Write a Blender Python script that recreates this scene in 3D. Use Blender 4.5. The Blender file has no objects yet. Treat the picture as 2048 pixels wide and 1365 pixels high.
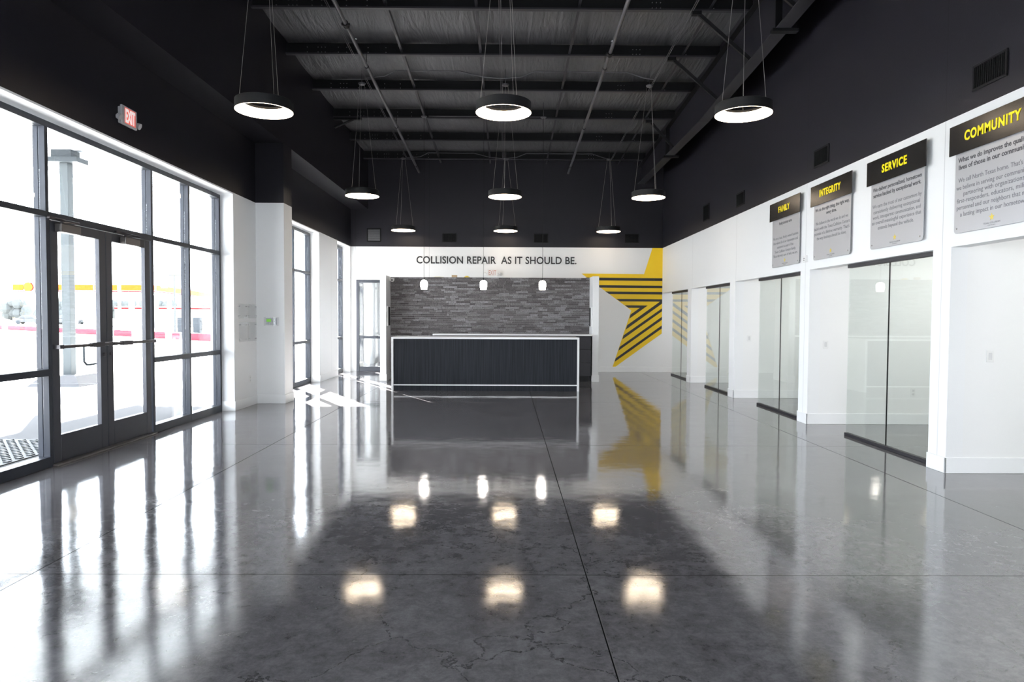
import bpy, math, random
from mathutils import Vector, Matrix
random.seed(7)
S = bpy.context.scene
COL = S.collection
PI = math.pi

# ------------------------------------------------------------ camera
EYE = 1.46
YAW, PITCH, ROLL, FPX = 0.0074, -0.0345, 0.0048, 1345.0
cam_d = bpy.data.cameras.new('camera')
cam = bpy.data.objects.new('camera', cam_d)
COL.objects.link(cam)
cam_d.sensor_fit = 'HORIZONTAL'
cam_d.sensor_width = 36.0
cam_d.lens = FPX * 36.0 / 2048.0
cam_d.clip_end = 500
F = Vector((math.cos(PITCH) * math.sin(YAW), math.cos(PITCH) * math.cos(YAW), math.sin(PITCH)))
R0 = Vector((math.cos(YAW), -math.sin(YAW), 0))
U0 = R0.cross(F)
R_ = math.cos(ROLL) * R0 + math.sin(ROLL) * U0
U_ = math.cos(ROLL) * U0 - math.sin(ROLL) * R0
cam.matrix_world = Matrix(((R_.x, U_.x, -F.x, 0), (R_.y, U_.y, -F.y, 0), (R_.z, U_.z, -F.z, EYE), (0, 0, 0, 1)))
S.camera = cam

# ------------------------------------------------------------ view, world, sun
S.view_settings.view_transform = 'Standard'
S.view_settings.look = 'None'
S.view_settings.gamma = 1.0
S.view_settings.use_curve_mapping = False
S.view_settings.exposure = 0.6
SKY, SUN = 11.0, 150.0
w = bpy.data.worlds.new('overcast_bright_sky')
S.world = w
w.use_nodes = True
wn = w.node_tree
bg = wn.nodes['Background']
tc = wn.nodes.new('ShaderNodeTexCoord'); sx = wn.nodes.new('ShaderNodeSeparateXYZ')
rp = wn.nodes.new('ShaderNodeValToRGB')
wn.links.new(tc.outputs['Generated'], sx.inputs[0]); wn.links.new(sx.outputs['Z'], rp.inputs[0])
rp.color_ramp.elements[0].color = (0.88, 0.94, 1.0, 1)
rp.color_ramp.elements[1].color = (0.72, 0.84, 1.0, 1)
wn.links.new(rp.outputs[0], bg.inputs['Color'])
bg.inputs['Strength'].default_value = SKY
sl = bpy.data.lights.new('sun', 'SUN')
sl.energy = SUN; sl.angle = math.radians(0.53); sl.color = (1.0, 0.97, 0.92)
so = bpy.data.objects.new('sun', sl); COL.objects.link(so)
so.rotation_euler = Vector((0.439, -0.782, -0.443)).to_track_quat('-Z', 'Y').to_euler()
so.location = (-12, 22, 12)
try:
    S.cycles.transparent_max_bounces = 24
    S.cycles.max_bounces = 14
    S.cycles.diffuse_bounces = 7
    S.cycles.glossy_bounces = 8
    S.cycles.sample_clamp_indirect = 8
except Exception:
    pass

def portal(name, x, y0, y1, z0, z1, nx):
    l = bpy.data.lights.new(name, 'AREA'); l.shape = 'RECTANGLE'; l.size = y1 - y0; l.size_y = z1 - z0
    l.cycles.is_portal = True
    o = bpy.data.objects.new(name, l); COL.objects.link(o)
    o.location = (x, (y0 + y1) / 2, (z0 + z1) / 2)
    X = Vector((0, 1, 0)); Z = Vector((-nx, 0, 0)); Y = Z.cross(X)
    o.matrix_world = Matrix(((X.x, Y.x, Z.x, x), (X.y, Y.y, Z.y, (y0 + y1) / 2), (X.z, Y.z, Z.z, (z0 + z1) / 2), (0, 0, 0, 1)))
portal('window_portal', -4.60, 4.53, 10.36, 0.05, 3.31, 1)
portal('window_portal', -4.60, 12.8, 15.07, 0.05, 3.31, 1)
portal('window_portal', -4.60, 16.72, 18.0, 0.05, 3.31, 1)
portal('window_portal', -4.60, -0.2, 2.1, 0.05, 3.31, 1)
portal('window_portal', -4.60, 18.92, 20.58, 0.05, 3.31, 1)

# ------------------------------------------------------------ materials
M = {}
def sock(n, *names):
    for k in names:
        if k in n.inputs: return n.inputs[k]
def mat(name, col, rough=0.5, metal=0.0, ior=1.5, emit=None, estr=0.0, coat=0.0):
    m = bpy.data.materials.new(name); m.use_nodes = True
    b = m.node_tree.nodes['Principled BSDF']
    b.inputs['Base Color'].default_value = (*col, 1)
    b.inputs['Roughness'].default_value = rough
    b.inputs['Metallic'].default_value = metal
    b.inputs['IOR'].default_value = ior
    if coat: b.inputs['Coat Weight'].default_value = coat
    if emit:
        b.inputs['Emission Color'].default_value = (*emit, 1)
        b.inputs['Emission Strength'].default_value = estr
    M[name] = m
    return m
def nodes(m):
    t = m.node_tree
    return t, t.nodes, t.links, t.nodes['Principled BSDF']
def bump(m, scale=(30, 30, 30), strength=0.2, dist=0.01, detail=4.0):
    t, N, L, b = nodes(m)
    tc = N.new('ShaderNodeTexCoord'); mp = N.new('ShaderNodeMapping'); nz = N.new('ShaderNodeTexNoise'); bp = N.new('ShaderNodeBump')
    mp.inputs['Scale'].default_value = scale
    nz.inputs['Scale'].default_value = 1.0; nz.inputs['Detail'].default_value = detail
    L.new(tc.outputs['Object'], mp.inputs[0]); L.new(mp.outputs[0], nz.inputs['Vector']); L.new(nz.outputs[0], bp.inputs['Height'])
    bp.inputs['Strength'].default_value = strength; bp.inputs['Distance'].default_value = dist
    L.new(bp.outputs[0], b.inputs['Normal'])
    return nz
def mathn(N, L, op, a, b=None, c=None):
    n = N.new('ShaderNodeMath'); n.operation = op
    for i, v in enumerate((a, b, c)):
        if v is None: continue
        if isinstance(v, (int, float)): n.inputs[i].default_value = v
        else: L.new(v, n.inputs[i])
    return n.outputs[0]
def seam_mask(N, L, coord, lines, half):
    acc = None
    for v in lines:
        d = mathn(N, L, 'ABSOLUTE', mathn(N, L, 'SUBTRACT', coord, v))
        s = mathn(N, L, 'LESS_THAN', d, half)
        acc = s if acc is None else mathn(N, L, 'MAXIMUM', acc, s)
    return acc
WHITE = (0.84, 0.845, 0.85)
DARK = (0.0098, 0.0088, 0.0132)
TONE = 3.355
def wall_two_tone(name, axis=None, lines=()):
    """white paint below the paint line, near-black paint above it, thin control joints"""
    m = mat(name, WHITE, 0.45)
    t, N, L, b = nodes(m)
    g = N.new('ShaderNodeNewGeometry'); sp = N.new('ShaderNodeSeparateXYZ')
    L.new(g.outputs['Position'], sp.inputs[0])
    up = mathn(N, L, 'GREATER_THAN', sp.outputs['Z'], TONE)
    mx = N.new('ShaderNodeMix'); mx.data_type = 'RGBA'
    L.new(up, mx.inputs['Factor'])
    mx.inputs['A'].default_value = (*WHITE, 1); mx.inputs['B'].default_value = (*DARK, 1)
    out = mx.outputs['Result']
    if axis:
        sm = seam_mask(N, L, sp.outputs[axis], lines, 0.005)
        m2 = N.new('ShaderNodeMix'); m2.data_type = 'RGBA'
        mm = N.new('ShaderNodeMix'); mm.data_type = 'RGBA'
        L.new(up, mm.inputs['Factor']); mm.inputs['A'].default_value = (0.62, 0.62, 0.63, 1); mm.inputs['B'].default_value = (0.003, 0.003, 0.004, 1)
        L.new(sm, m2.inputs['Factor']); L.new(out, m2.inputs['A']); L.new(mm.outputs['Result'], m2.inputs['B'])
        out = m2.outputs['Result']
    L.new(out, b.inputs['Base Color'])
    nz = N.new('ShaderNodeTexNoise'); nz.inputs['Scale'].default_value = 90; nz.inputs['Detail'].default_value = 3
    bp = N.new('ShaderNodeBump'); bp.inputs['Strength'].default_value = 0.12; bp.inputs['Distance'].default_value = 0.004
    L.new(g.outputs['Position'], nz.inputs['Vector']); L.new(nz.outputs[0], bp.inputs['Height']); L.new(bp.outputs[0], b.inputs['Normal'])
    return m
wall_two_tone('wall_paint')
wall_two_tone('wall_paint_right', 'Y', (6.46, 9.43, 12.3, 15.2, 3.4, 0.4))
wall_two_tone('wall_paint_back', 'X', (-2.1, 0.95, -4.07))
wall_two_tone('wall_paint_left', 'Y', (10.38, 16.1))
bump(mat('white_trim', (0.86, 0.865, 0.87), 0.35), (60, 60, 60), 0.05, 0.002)
bump(mat('office_white', (0.84, 0.84, 0.835), 0.5), (90, 90, 90), 0.1, 0.003)
bump(mat('dark_paint', DARK, 0.45), (80, 80, 80), 0.12, 0.003)
bump(mat('steel_black', (0.004, 0.0038, 0.0046), 0.55), (40, 40, 40), 0.1, 0.003)
bump(mat('steel_edge', (0.024, 0.0225, 0.027), 0.4), (40, 40, 40), 0.05, 0.003)
bump(mat('bolt_zinc', (0.12, 0.12, 0.13), 0.3, 0.5), (40, 40, 40), 0.05, 0.002)
bump(mat('pipe_grey', (0.06, 0.058, 0.065), 0.35), (40, 40, 40), 0.08, 0.002)
bump(mat('frame_grey', (0.024, 0.028, 0.039), 0.42, 0.1), (15, 15, 15), 0.01, 0.001)
bump(mat('door_grey', (0.030, 0.032, 0.043), 0.4, 0.2), (20, 20, 200), 0.04, 0.002)
bump(mat('dark_bronze', (0.06, 0.055, 0.06), 0.3, 0.6), (30, 30, 30), 0.05, 0.002)
bump(mat('chrome', (0.7, 0.7, 0.72), 0.2, 1.0), (30, 30, 30), 0.02, 0.001)
bump(mat('closer_cover', (0.13, 0.12, 0.115), 0.35, 0.5), (30, 30, 30), 0.05, 0.001)
bump(mat('matte_black', (0.008, 0.008, 0.009), 0.5), (60, 60, 60), 0.05, 0.001)
bump(mat('vent_dark', (0.002, 0.002, 0.0025), 0.6), (60, 60, 60), 0.05, 0.001)
bump(mat('vent_louver', (0.014, 0.015, 0.019), 0.4), (60, 60, 60), 0.05, 0.001)
bump(mat('plastic_white', (0.8, 0.8, 0.79), 0.35), (60, 60, 60), 0.02, 0.001)
bump(mat('plastic_grey', (0.66, 0.66, 0.66), 0.4), (60, 60, 60), 0.02, 0.001)  # slightly greyer plastic for rockers, sockets, dome and small fittings
bump(mat('exit_grey', (0.42, 0.41, 0.42), 0.35), (60, 60, 60), 0.02, 0.001)
mat('exit_red', (0.5, 0.16, 0.14), 0.4, emit=(1.0, 0.16, 0.12), estr=0.35)
mat('exit_letter', (0.8, 0.75, 0.74), 0.4, emit=(1.0, 0.8, 0.77), estr=0.35)
bump(mat('exit_faint_red', (0.55, 0.25, 0.22), 0.45), (60, 60, 60), 0.02, 0.001)
bump(mat('yellow_paint', (0.86, 0.57, 0.0), 0.45), (90, 90, 90), 0.1, 0.002)
bump(mat('black_paint', (0.012, 0.011, 0.011), 0.45), (90, 90, 90), 0.1, 0.002)
bump(mat('letter_black', (0.012, 0.012, 0.014), 0.4), (90, 90, 90), 0.05, 0.001)
bump(mat('sign_black', (0.010, 0.009, 0.009), 0.25, 0.0), (200, 8, 200), 0.03, 0.001)
bump(mat('sign_silver', (0.50, 0.50, 0.52), 0.32, 0.35), (8, 200, 8), 0.04, 0.001)
mat('sign_yellow', (0.95, 0.75, 0.0), 0.4)
bump(mat('sign_gold', (0.7, 0.55, 0.08), 0.4), (60, 60, 60), 0.02, 0.001)
bump(mat('sign_text', (0.05, 0.05, 0.06), 0.5), (60, 60, 60), 0.02, 0.001)
bump(mat('sign_text_grey', (0.15, 0.15, 0.17), 0.5), (60, 60, 60), 0.02, 0.001)
bump(mat('quartz_white', (0.84, 0.84, 0.85), 0.25), (60, 60, 60), 0.02, 0.001)
bump(mat('cabinet_dark', (0.020, 0.018, 0.022), 0.4), (60, 60, 8), 0.1, 0.002)
mat('lamp_glow', (1, 1, 1), 0.5, emit=(1.0, 0.80, 0.58), estr=10.0)
mat('shade_glow', (1, 1, 1), 0.5, emit=(1.0, 0.92, 0.84), estr=18.0)
mat('office_fill_glow', (1, 1, 1), 0.5, emit=(1.0, 0.98, 0.95), estr=13.0)  # glow of the added office ceiling panels, out of view
bump(mat('cable_steel', (0.45, 0.43, 0.40), 0.35, 0.6), (60, 60, 60), 0.02, 0.001)
mat('lcd_green', (0.15, 0.45, 0.03), 0.3, emit=(0.2, 0.6, 0.05), estr=0.35)
bump(mat('thermo_grey', (0.42, 0.44, 0.48), 0.35), (60, 60, 60), 0.02, 0.001)
bump(mat('cardboard', (0.5, 0.36, 0.22), 0.7), (60, 60, 60), 0.1, 0.002)
bump(mat('yellow_plastic', (0.8, 0.6, 0.02), 0.4), (60, 60, 60), 0.05, 0.002)
bump(mat('paper', (0.8, 0.77, 0.6), 0.7), (60, 60, 60), 0.05, 0.002)
bump(mat('outdoor_concrete', (0.42, 0.42, 0.41), 0.8), (4, 4, 4), 0.2, 0.01)
bump(mat('paver', (0.085, 0.085, 0.09), 0.8), (6, 6, 6), 0.3, 0.01)
bump(mat('galv_steel', (0.058, 0.066, 0.071), 0.6, 0.0), (6, 6, 6), 0.1, 0.003)
bump(mat('soffit_metal', (0.5, 0.53, 0.56), 0.5), (6, 6, 6), 0.05, 0.003)
bump(mat('kerb_red', (0.28, 0.018, 0.030), 0.6), (6, 6, 6), 0.1, 0.003)
bump(mat('kerb_white', (0.8, 0.8, 0.8), 0.6), (6, 6, 6), 0.1, 0.003)
bump(mat('station_yellow', (0.42, 0.072, 0.010), 0.5), (6, 6, 6), 0.05, 0.003)
bump(mat('station_red', (0.22, 0.006, 0.008), 0.5), (6, 6, 6), 0.05, 0.003)
bump(mat('pole_wood', (0.22, 0.20, 0.15), 0.8), (6, 6, 1), 0.3, 0.01)
bump(mat('pump_dark', (0.035, 0.04, 0.045), 0.5), (6, 6, 6), 0.1, 0.003)
bump(mat('car_silver', (0.07, 0.075, 0.08), 0.3, 0.4), (6, 6, 6), 0.02, 0.003)
bump(mat('car_glass', (0.03, 0.035, 0.04), 0.1), (6, 6, 6), 0.02, 0.003)
bump(mat('foliage', (0.075, 0.08, 0.078), 0.9), (6, 6, 6), 0.5, 0.05)

for k_, v_ in (('dark_paint', .25), ('steel_black', .2), ('steel_edge', .3), ('wall_paint', .3), ('wall_paint_right', .3), ('wall_paint_back', .3), ('wall_paint_left', .3), ('matte_black', .3), ('cabinet_dark', .25), ('vent_dark', .2), ('roof_insulation', .5), ('frame_grey', .3), ('kerb_red', .03), ('kerb_white', .1), ('station_yellow', .03), ('station_red', .03), ('galv_steel', .08), ('pump_dark', .08), ('foliage', .03), ('pole_wood', .03), ('paver', .1), ('car_silver', .15)):
    if k_ in M: M[k_].node_tree.nodes['Principled BSDF'].inputs['Specular IOR Level'].default_value = v_
# glass: thin panes, see-through with mirror reflection by angle
def glass(name, tint, ior=1.5):
    m = bpy.data.materials.new(name); m.use_nodes = True
    t = m.node_tree; N = t.nodes; L = t.links; N.clear()
    o = N.new('ShaderNodeOutputMaterial'); mx = N.new('ShaderNodeMixShader'); tr = N.new('ShaderNodeBsdfTransparent')
    gl = N.new('ShaderNodeBsdfGlossy'); fr = N.new('ShaderNodeFresnel')
    gm = N.new('ShaderNodeNewGeometry'); io = N.new('ShaderNodeMapRange')
    io.inputs['To Min'].default_value = ior; io.inputs['To Max'].default_value = 1.0 / ior
    L.new(gm.outputs['Backfacing'], io.inputs['Value']); L.new(io.outputs[0], fr.inputs['IOR']); gl.inputs['Roughness'].default_value = 0.0
    tr.inputs['Color'].default_value = (*tint, 1); gl.inputs['Color'].default_value = (0.97, 0.98, 0.97, 1)
    L.new(fr.outputs[0], mx.inputs[0]); L.new(tr.outputs[0], mx.inputs[1]); L.new(gl.outputs[0], mx.inputs[2]); L.new(mx.outputs[0], o.inputs[0])
    M[name] = m
glass('glass_clear', (0.985, 0.99, 0.99))
glass('glass_green', (0.94, 0.965, 0.95))
glass('acrylic', (0.97, 0.97, 0.97), 1.3)

# polished concrete floor
m = mat('polished_concrete', (0.09, 0.09, 0.09), 0.08, ior=2.3)
t, N, L, b = nodes(m)
g = N.new('ShaderNodeNewGeometry'); sp = N.new('ShaderNodeSeparateXYZ'); L.new(g.outputs['Position'], sp.inputs[0])
def noise(scale, detail, rough=0.6, stretch=None, dist=0.0):
    n = N.new('ShaderNodeTexNoise'); n.inputs['Scale'].default_value = scale; n.inputs['Detail'].default_value = detail
    n.inputs['Roughness'].default_value = rough; n.inputs['Distortion'].default_value = dist
    if stretch:
        mp = N.new('ShaderNodeMapping'); mp.inputs['Scale'].default_value = stretch
        L.new(g.outputs['Position'], mp.inputs[0]); L.new(mp.outputs[0], n.inputs['Vector'])
    else: L.new(g.outputs['Position'], n.inputs['Vector'])
    return n.outputs[0]
n1 = noise(1.6, 7, 0.62, None, 0.6); n2 = noise(11, 12, 0.85, None, 0.2); n3 = noise(55, 4, 0.7)
r1 = N.new('ShaderNodeValToRGB'); L.new(n1, r1.inputs[0])
r1.color_ramp.elements[0].position = 0.36; r1.color_ramp.elements[0].color = (0.118, 0.112, 0.117, 1)
r1.color_ramp.elements[1].position = 0.66; r1.color_ramp.elements[1].color = (0.165, 0.159, 0.165, 1)
r2 = N.new('ShaderNodeValToRGB'); L.new(n2, r2.inputs[0])
r2.color_ramp.elements[0].position = 0.38; r2.color_ramp.elements[0].color = (0.62, 0.61, 0.61, 1)
r2.color_ramp.elements[1].position = 0.60; r2.color_ramp.elements[1].color = (1.30, 1.30, 1.32, 1)
mu = N.new('ShaderNodeMix'); mu.data_type = 'RGBA'; mu.blend_type = 'MULTIPLY'; mu.inputs['Factor'].default_value = 0.95
L.new(r1.outputs[0], mu.inputs['A']); L.new(r2.outputs[0], mu.inputs['B'])
# small pale scuffs and hairline cracks
r3 = N.new('ShaderNodeValToRGB'); L.new(noise(30, 9, 0.8, (1, 2.6, 1), 0.6), r3.inputs[0])
r3.color_ramp.elements[0].position = 0.715; r3.color_ramp.elements[0].color = (0, 0, 0, 1)
r3.color_ramp.elements[1].position = 0.76; r3.color_ramp.elements[1].color = (1, 1, 1, 1)
mu2 = N.new('ShaderNodeMix'); mu2.data_type = 'RGBA'; L.new(mathn(N, L, 'MULTIPLY', r3.outputs[0], 0.5), mu2.inputs['Factor'])
L.new(mu.outputs['Result'], mu2.inputs['A']); mu2.inputs['B'].default_value = (0.22, 0.21, 0.20, 1)
vo = N.new('ShaderNodeTexVoronoi'); vo.feature = 'DISTANCE_TO_EDGE'; vo.inputs['Scale'].default_value = 0.9
dn = N.new('ShaderNodeTexNoise'); dn.inputs['Scale'].default_value = 2.2; dn.inputs['Detail'].default_value = 6
L.new(g.outputs['Position'], dn.inputs['Vector'])
vm = N.new('ShaderNodeVectorMath'); vm.operation = 'MULTIPLY_ADD'; L.new(dn.outputs['Color'], vm.inputs[0]); vm.inputs[1].default_value = (0.9, 0.9, 0.9); L.new(g.outputs['Position'], vm.inputs[2])
L.new(vm.outputs[0], vo.inputs['Vector'])
crack = mathn(N, L, 'MULTIPLY', mathn(N, L, 'LESS_THAN', vo.outputs['Distance'], 0.006), mathn(N, L, 'GREATER_THAN', n3, 0.47))
mu3 = N.new('ShaderNodeMix'); mu3.data_type = 'RGBA'; L.new(mathn(N, L, 'MULTIPLY', crack, 0.55), mu3.inputs['Factor'])
L.new(mu2.outputs['Result'], mu3.inputs['A']); mu3.inputs['B'].default_value = (0.02, 0.019, 0.019, 1)
# saw-cut joints
inside = mathn(N, L, 'GREATER_THAN', sp.outputs['X'], -99)
jl = seam_mask(N, L, sp.outputs['X'], (-2.68, 0.455, 3.60), 0.0032)
jt = seam_mask(N, L, sp.outputs['Y'], (3.77, 7.66, 11.6, 15.5, -0.1), 0.003)
j = mathn(N, L, 'MAXIMUM', jl, jt)
edge = mathn(N, L, 'MAXIMUM', seam_mask(N, L, sp.outputs['X'], (-2.68 + .005, 0.455 + .0055, 3.605), 0.0022), seam_mask(N, L, sp.outputs['Y'], (3.7655, 7.6555), 0.002))
mu5 = N.new('ShaderNodeMix'); mu5.data_type = 'RGBA'; L.new(mathn(N, L, 'MULTIPLY', edge, 0.7), mu5.inputs['Factor'])
L.new(mu3.outputs['Result'], mu5.inputs['A']); mu5.inputs['B'].default_value = (0.16, 0.155, 0.15, 1)
mu4 = N.new('ShaderNodeMix'); mu4.data_type = 'RGBA'; L.new(j, mu4.inputs['Factor'])
L.new(mu5.outputs['Result'], mu4.inputs['A']); mu4.inputs['B'].default_value = (0.006, 0.006, 0.006, 1)
L.new(mu4.outputs['Result'], b.inputs['Base Color'])
rr = mathn(N, L, 'ADD', mathn(N, L, 'MULTIPLY', n2, 0.06), 0.025)
L.new(mathn(N, L, 'ADD', rr, mathn(N, L, 'MULTIPLY', j, 0.6)), b.inputs['Roughness'])
L.new(mathn(N, L, 'MULTIPLY', mathn(N, L, 'SUBTRACT', 1.0, j), 0.5), b.inputs['Specular IOR Level'])
bp = N.new('ShaderNodeBump'); bp.inputs['Strength'].default_value = 0.10; bp.inputs['Distance'].default_value = 0.02
L.new(mathn(N, L, 'ADD', noise(2.2, 2, 0.5), mathn(N, L, 'MULTIPLY', n2, 0.06)), bp.inputs['Height']); L.new(bp.outputs[0], b.inputs['Normal'])

# wrinkled vinyl-faced insulation
m = mat('roof_insulation', (0.066, 0.065, 0.070), 0.42)
t, N, L, b = nodes(m)
g = N.new('ShaderNodeNewGeometry')
def wr(scale, dist, stretch):
    mp = N.new('ShaderNodeMapping'); mp.inputs['Scale'].default_value = stretch
    n = N.new('ShaderNodeTexNoise'); n.inputs['Scale'].default_value = scale; n.inputs['Detail'].default_value = 5; n.inputs['Distortion'].default_value = dist
    L.new(g.outputs['Position'], mp.inputs[0]); L.new(mp.outputs[0], n.inputs['Vector']); return n.outputs[0]
h = mathn(N, L, 'ADD', wr(1.6, 0.6, (4.0, 0.55, 1)), mathn(N, L, 'MULTIPLY', wr(5.0, 0.4, (4.0, 0.5, 1)), 0.3))
bp = N.new('ShaderNodeBump'); bp.inputs['Strength'].default_value = 0.7; bp.inputs['Distance'].default_value = 0.06
L.new(h, bp.inputs['Height']); L.new(bp.outputs[0], b.inputs['Normal'])

# ledge stone, a tone per stone
m = mat('ledge_stone', (0.2, 0.2, 0.2), 0.75)
t, N, L, b = nodes(m)
g = N.new('ShaderNodeNewGeometry')
r = N.new('ShaderNodeValToRGB'); L.new(g.outputs['Random Per Island'], r.inputs[0])
e = r.color_ramp.elements; e[0].color = (0.060, 0.054, 0.056, 1); e[1].color = (0.20, 0.195, 0.205, 1)
q = e.new(0.5); q.color = (0.105, 0.098, 0.100, 1)
nz = N.new('ShaderNodeTexNoise'); nz.inputs['Scale'].default_value = 60; nz.inputs['Detail'].default_value = 8; nz.inputs['Roughness'].default_value = 0.75; L.new(g.outputs['Position'], nz.inputs['Vector'])
rr = N.new('ShaderNodeValToRGB'); L.new(nz.outputs[0], rr.inputs[0]); rr.color_ramp.elements[0].position = 0.35; rr.color_ramp.elements[0].color = (0.30, 0.30, 0.30, 1); rr.color_ramp.elements[1].position = 0.68; rr.color_ramp.elements[1].color = (2.1, 2.1, 2.1, 1)
mu = N.new('ShaderNodeMix'); mu.data_type = 'RGBA'; mu.blend_type = 'MULTIPLY'; mu.inputs['Factor'].default_value = 1
L.new(r.outputs[0], mu.inputs['A']); L.new(rr.outputs[0], mu.inputs['B']); L.new(mu.outputs['Result'], b.inputs['Base Color'])
bp = N.new('ShaderNodeBump'); bp.inputs['Strength'].default_value = 0.6; bp.inputs['Distance'].default_value = 0.01; L.new(nz.outputs[0], bp.inputs['Height']); L.new(bp.outputs[0], b.inputs['Normal'])

# dark fine-grained laminate
m = mat('desk_laminate', (0.05, 0.055, 0.065), 0.5)
m.node_tree.nodes['Principled BSDF'].inputs['Specular IOR Level'].default_value = .15
t, N, L, b = nodes(m)
g = N.new('ShaderNodeNewGeometry'); mp = N.new('ShaderNodeMapping'); mp.inputs['Scale'].default_value = (90, 90, 1.2)
nz = N.new('ShaderNodeTexNoise'); nz.inputs['Scale'].default_value = 1; nz.inputs['Detail'].default_value = 3
L.new(g.outputs['Position'], mp.inputs[0]); L.new(mp.outputs[0], nz.inputs['Vector'])
r = N.new('ShaderNodeValToRGB'); L.new(nz.outputs[0], r.inputs[0]); r.color_ramp.elements[0].position = 0.35; r.color_ramp.elements[0].color = (0.012, 0.0135, 0.018, 1)
r.color_ramp.elements[1].position = 0.7; r.color_ramp.elements[1].color = (0.027, 0.030, 0.038, 1); L.new(r.outputs[0], b.inputs['Base Color'])

# ------------------------------------------------------------ geometry helpers
class MB:
    def __init__(s): s.v = []; s.f = []
    def add(s, vs, fs):
        n = len(s.v); s.v += [tuple(p) for p in vs]; s.f += [tuple(i + n for i in f) for f in fs]; return s
    def box(s, x0, x1, y0, y1, z0, z1):
        return s.hexa([(x0, y0, z0), (x1, y0, z0), (x1, y1, z0), (x0, y1, z0), (x0, y0, z1), (x1, y0, z1), (x1, y1, z1), (x0, y1, z1)])
    def hexa(s, p):
        return s.add(p, [(3, 2, 1, 0), (4, 5, 6, 7), (0, 1, 5, 4), (1, 2, 6, 5), (2, 3, 7, 6), (3, 0, 4, 7)])
    def cyl(s, a, b, r, n=12, r2=None):
        a = Vector(a); b = Vector(b); d = (b - a).normalized(); r2 = r if r2 is None else r2
        u = d.orthogonal().normalized(); v = d.cross(u)
        vs = []
        for c, rad in ((a, r), (b, r2)):
            for i in range(n):
                t = 2 * PI * i / n; vs.append(c + u * math.cos(t) * rad + v * math.sin(t) * rad)
        fs = [(i, (i + 1) % n, n + (i + 1) % n, n + i) for i in range(n)] + [tuple(reversed(range(n))), tuple(range(n, 2 * n))]
        return s.add(vs, fs)
    def path(s, pts, r, n=8):
        for a, b in zip(pts[:-1], pts[1:]): s.cyl(a, b, r, n)
        return s
    def lathe(s, prof, c, n=48, closed=False):
        vs = []; k = len(prof)
        for i in range(n):
            t = 2 * PI * i / n
            for (r, z) in prof: vs.append((c[0] + r * math.cos(t), c[1] + r * math.sin(t), c[2] + z))
        fs = []
        for i in range(n):
            j = (i + 1) % n
            for q in range(k if closed else k - 1):
                q2 = (q + 1) % k
                fs.append((i * k + q, j * k + q, j * k + q2, i * k + q2))
        return s.add(vs, fs)
    def prism(s, poly, fn, t0, t1):
        """poly: 2-D outline, fn(u, v, t) -> point"""
        n = len(poly)
        a = sum(poly[i][0] * poly[(i + 1) % n][1] - poly[(i + 1) % n][0] * poly[i][1] for i in range(n))
        if a < 0: poly = poly[::-1]
        vs = [fn(u, v, t0) for u, v in poly] + [fn(u, v, t1) for u, v in poly]
        fs = [tuple(range(n)), tuple(reversed(range(n, 2 * n)))] + [(i, n + i, n + (i + 1) % n, (i + 1) % n) for i in range(n)]
        return s.add(vs, fs)
    def build(s, name, material, parent=None, bevel=0, smooth=False, seg=2):
        me = bpy.data.meshes.new(name)
        ox = oy = oz = 0
        base = parent.matrix_world.translation if parent is not None else None
        loc = Vector((0, 0, 0))
        if parent is None and getattr(s, 'origin', None): loc = Vector(s.origin)
        off = loc if parent is None else world_loc(parent)
        me.from_pydata([(x - off.x, y - off.y, z - off.z) for x, y, z in s.v], [], s.f)
        me.update()
        import bmesh
        bm = bmesh.new(); bm.from_mesh(me); bmesh.ops.recalc_face_normals(bm, faces=bm.faces); bm.to_mesh(me); bm.free()
        o = bpy.data.objects.new(name, me); COL.objects.link(o)
        o.location = loc if parent is None else (0, 0, 0)
        WL[o.name] = off
        if parent is not None: o.parent = parent
        me.materials.append(M[material])
        if smooth:
            for p in me.polygons: p.use_smooth = True
            md = o.modifiers.new('edges', 'EDGE_SPLIT'); md.split_angle = math.radians(40)
        if bevel:
            md = o.modifiers.new('bevel', 'BEVEL'); md.width = bevel; md.segments = seg; md.limit_method = 'ANGLE'
        return o
WL = {}
def world_loc(o): return WL[o.name]
def thing(name, label, cat, loc, group=None):
    o = bpy.data.objects.new(name, None); COL.objects.link(o); o.location = loc; o.empty_display_size = 0.1
    WL[o.name] = Vector(loc)
    tag(o, label, cat, group)
    return o
def tag(o, label, cat, group=None):
    o['label'] = label; o['category'] = cat
    if group: o['group'] = group
    return o
def struct(o, label=None):
    o['kind'] = 'structure'
    if label: o['label'] = label
    return o
def copy_tree(o, parent=None, shift=None):
    c = o.copy(); COL.objects.link(c)
    c.parent = parent
    if parent is None: c.location = o.location + Vector(shift)
    WL[c.name] = WL[o.name] + Vector(shift)
    for ch in [k for k in COL.objects if k.parent == o]: copy_tree(ch, c, shift)
    return c
def one(mb, name, material, label, cat, group=None, origin=None, **k):
    if origin: mb.origin = origin
    return tag(mb.build(name, material, None, **k), label, cat, group)

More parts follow.
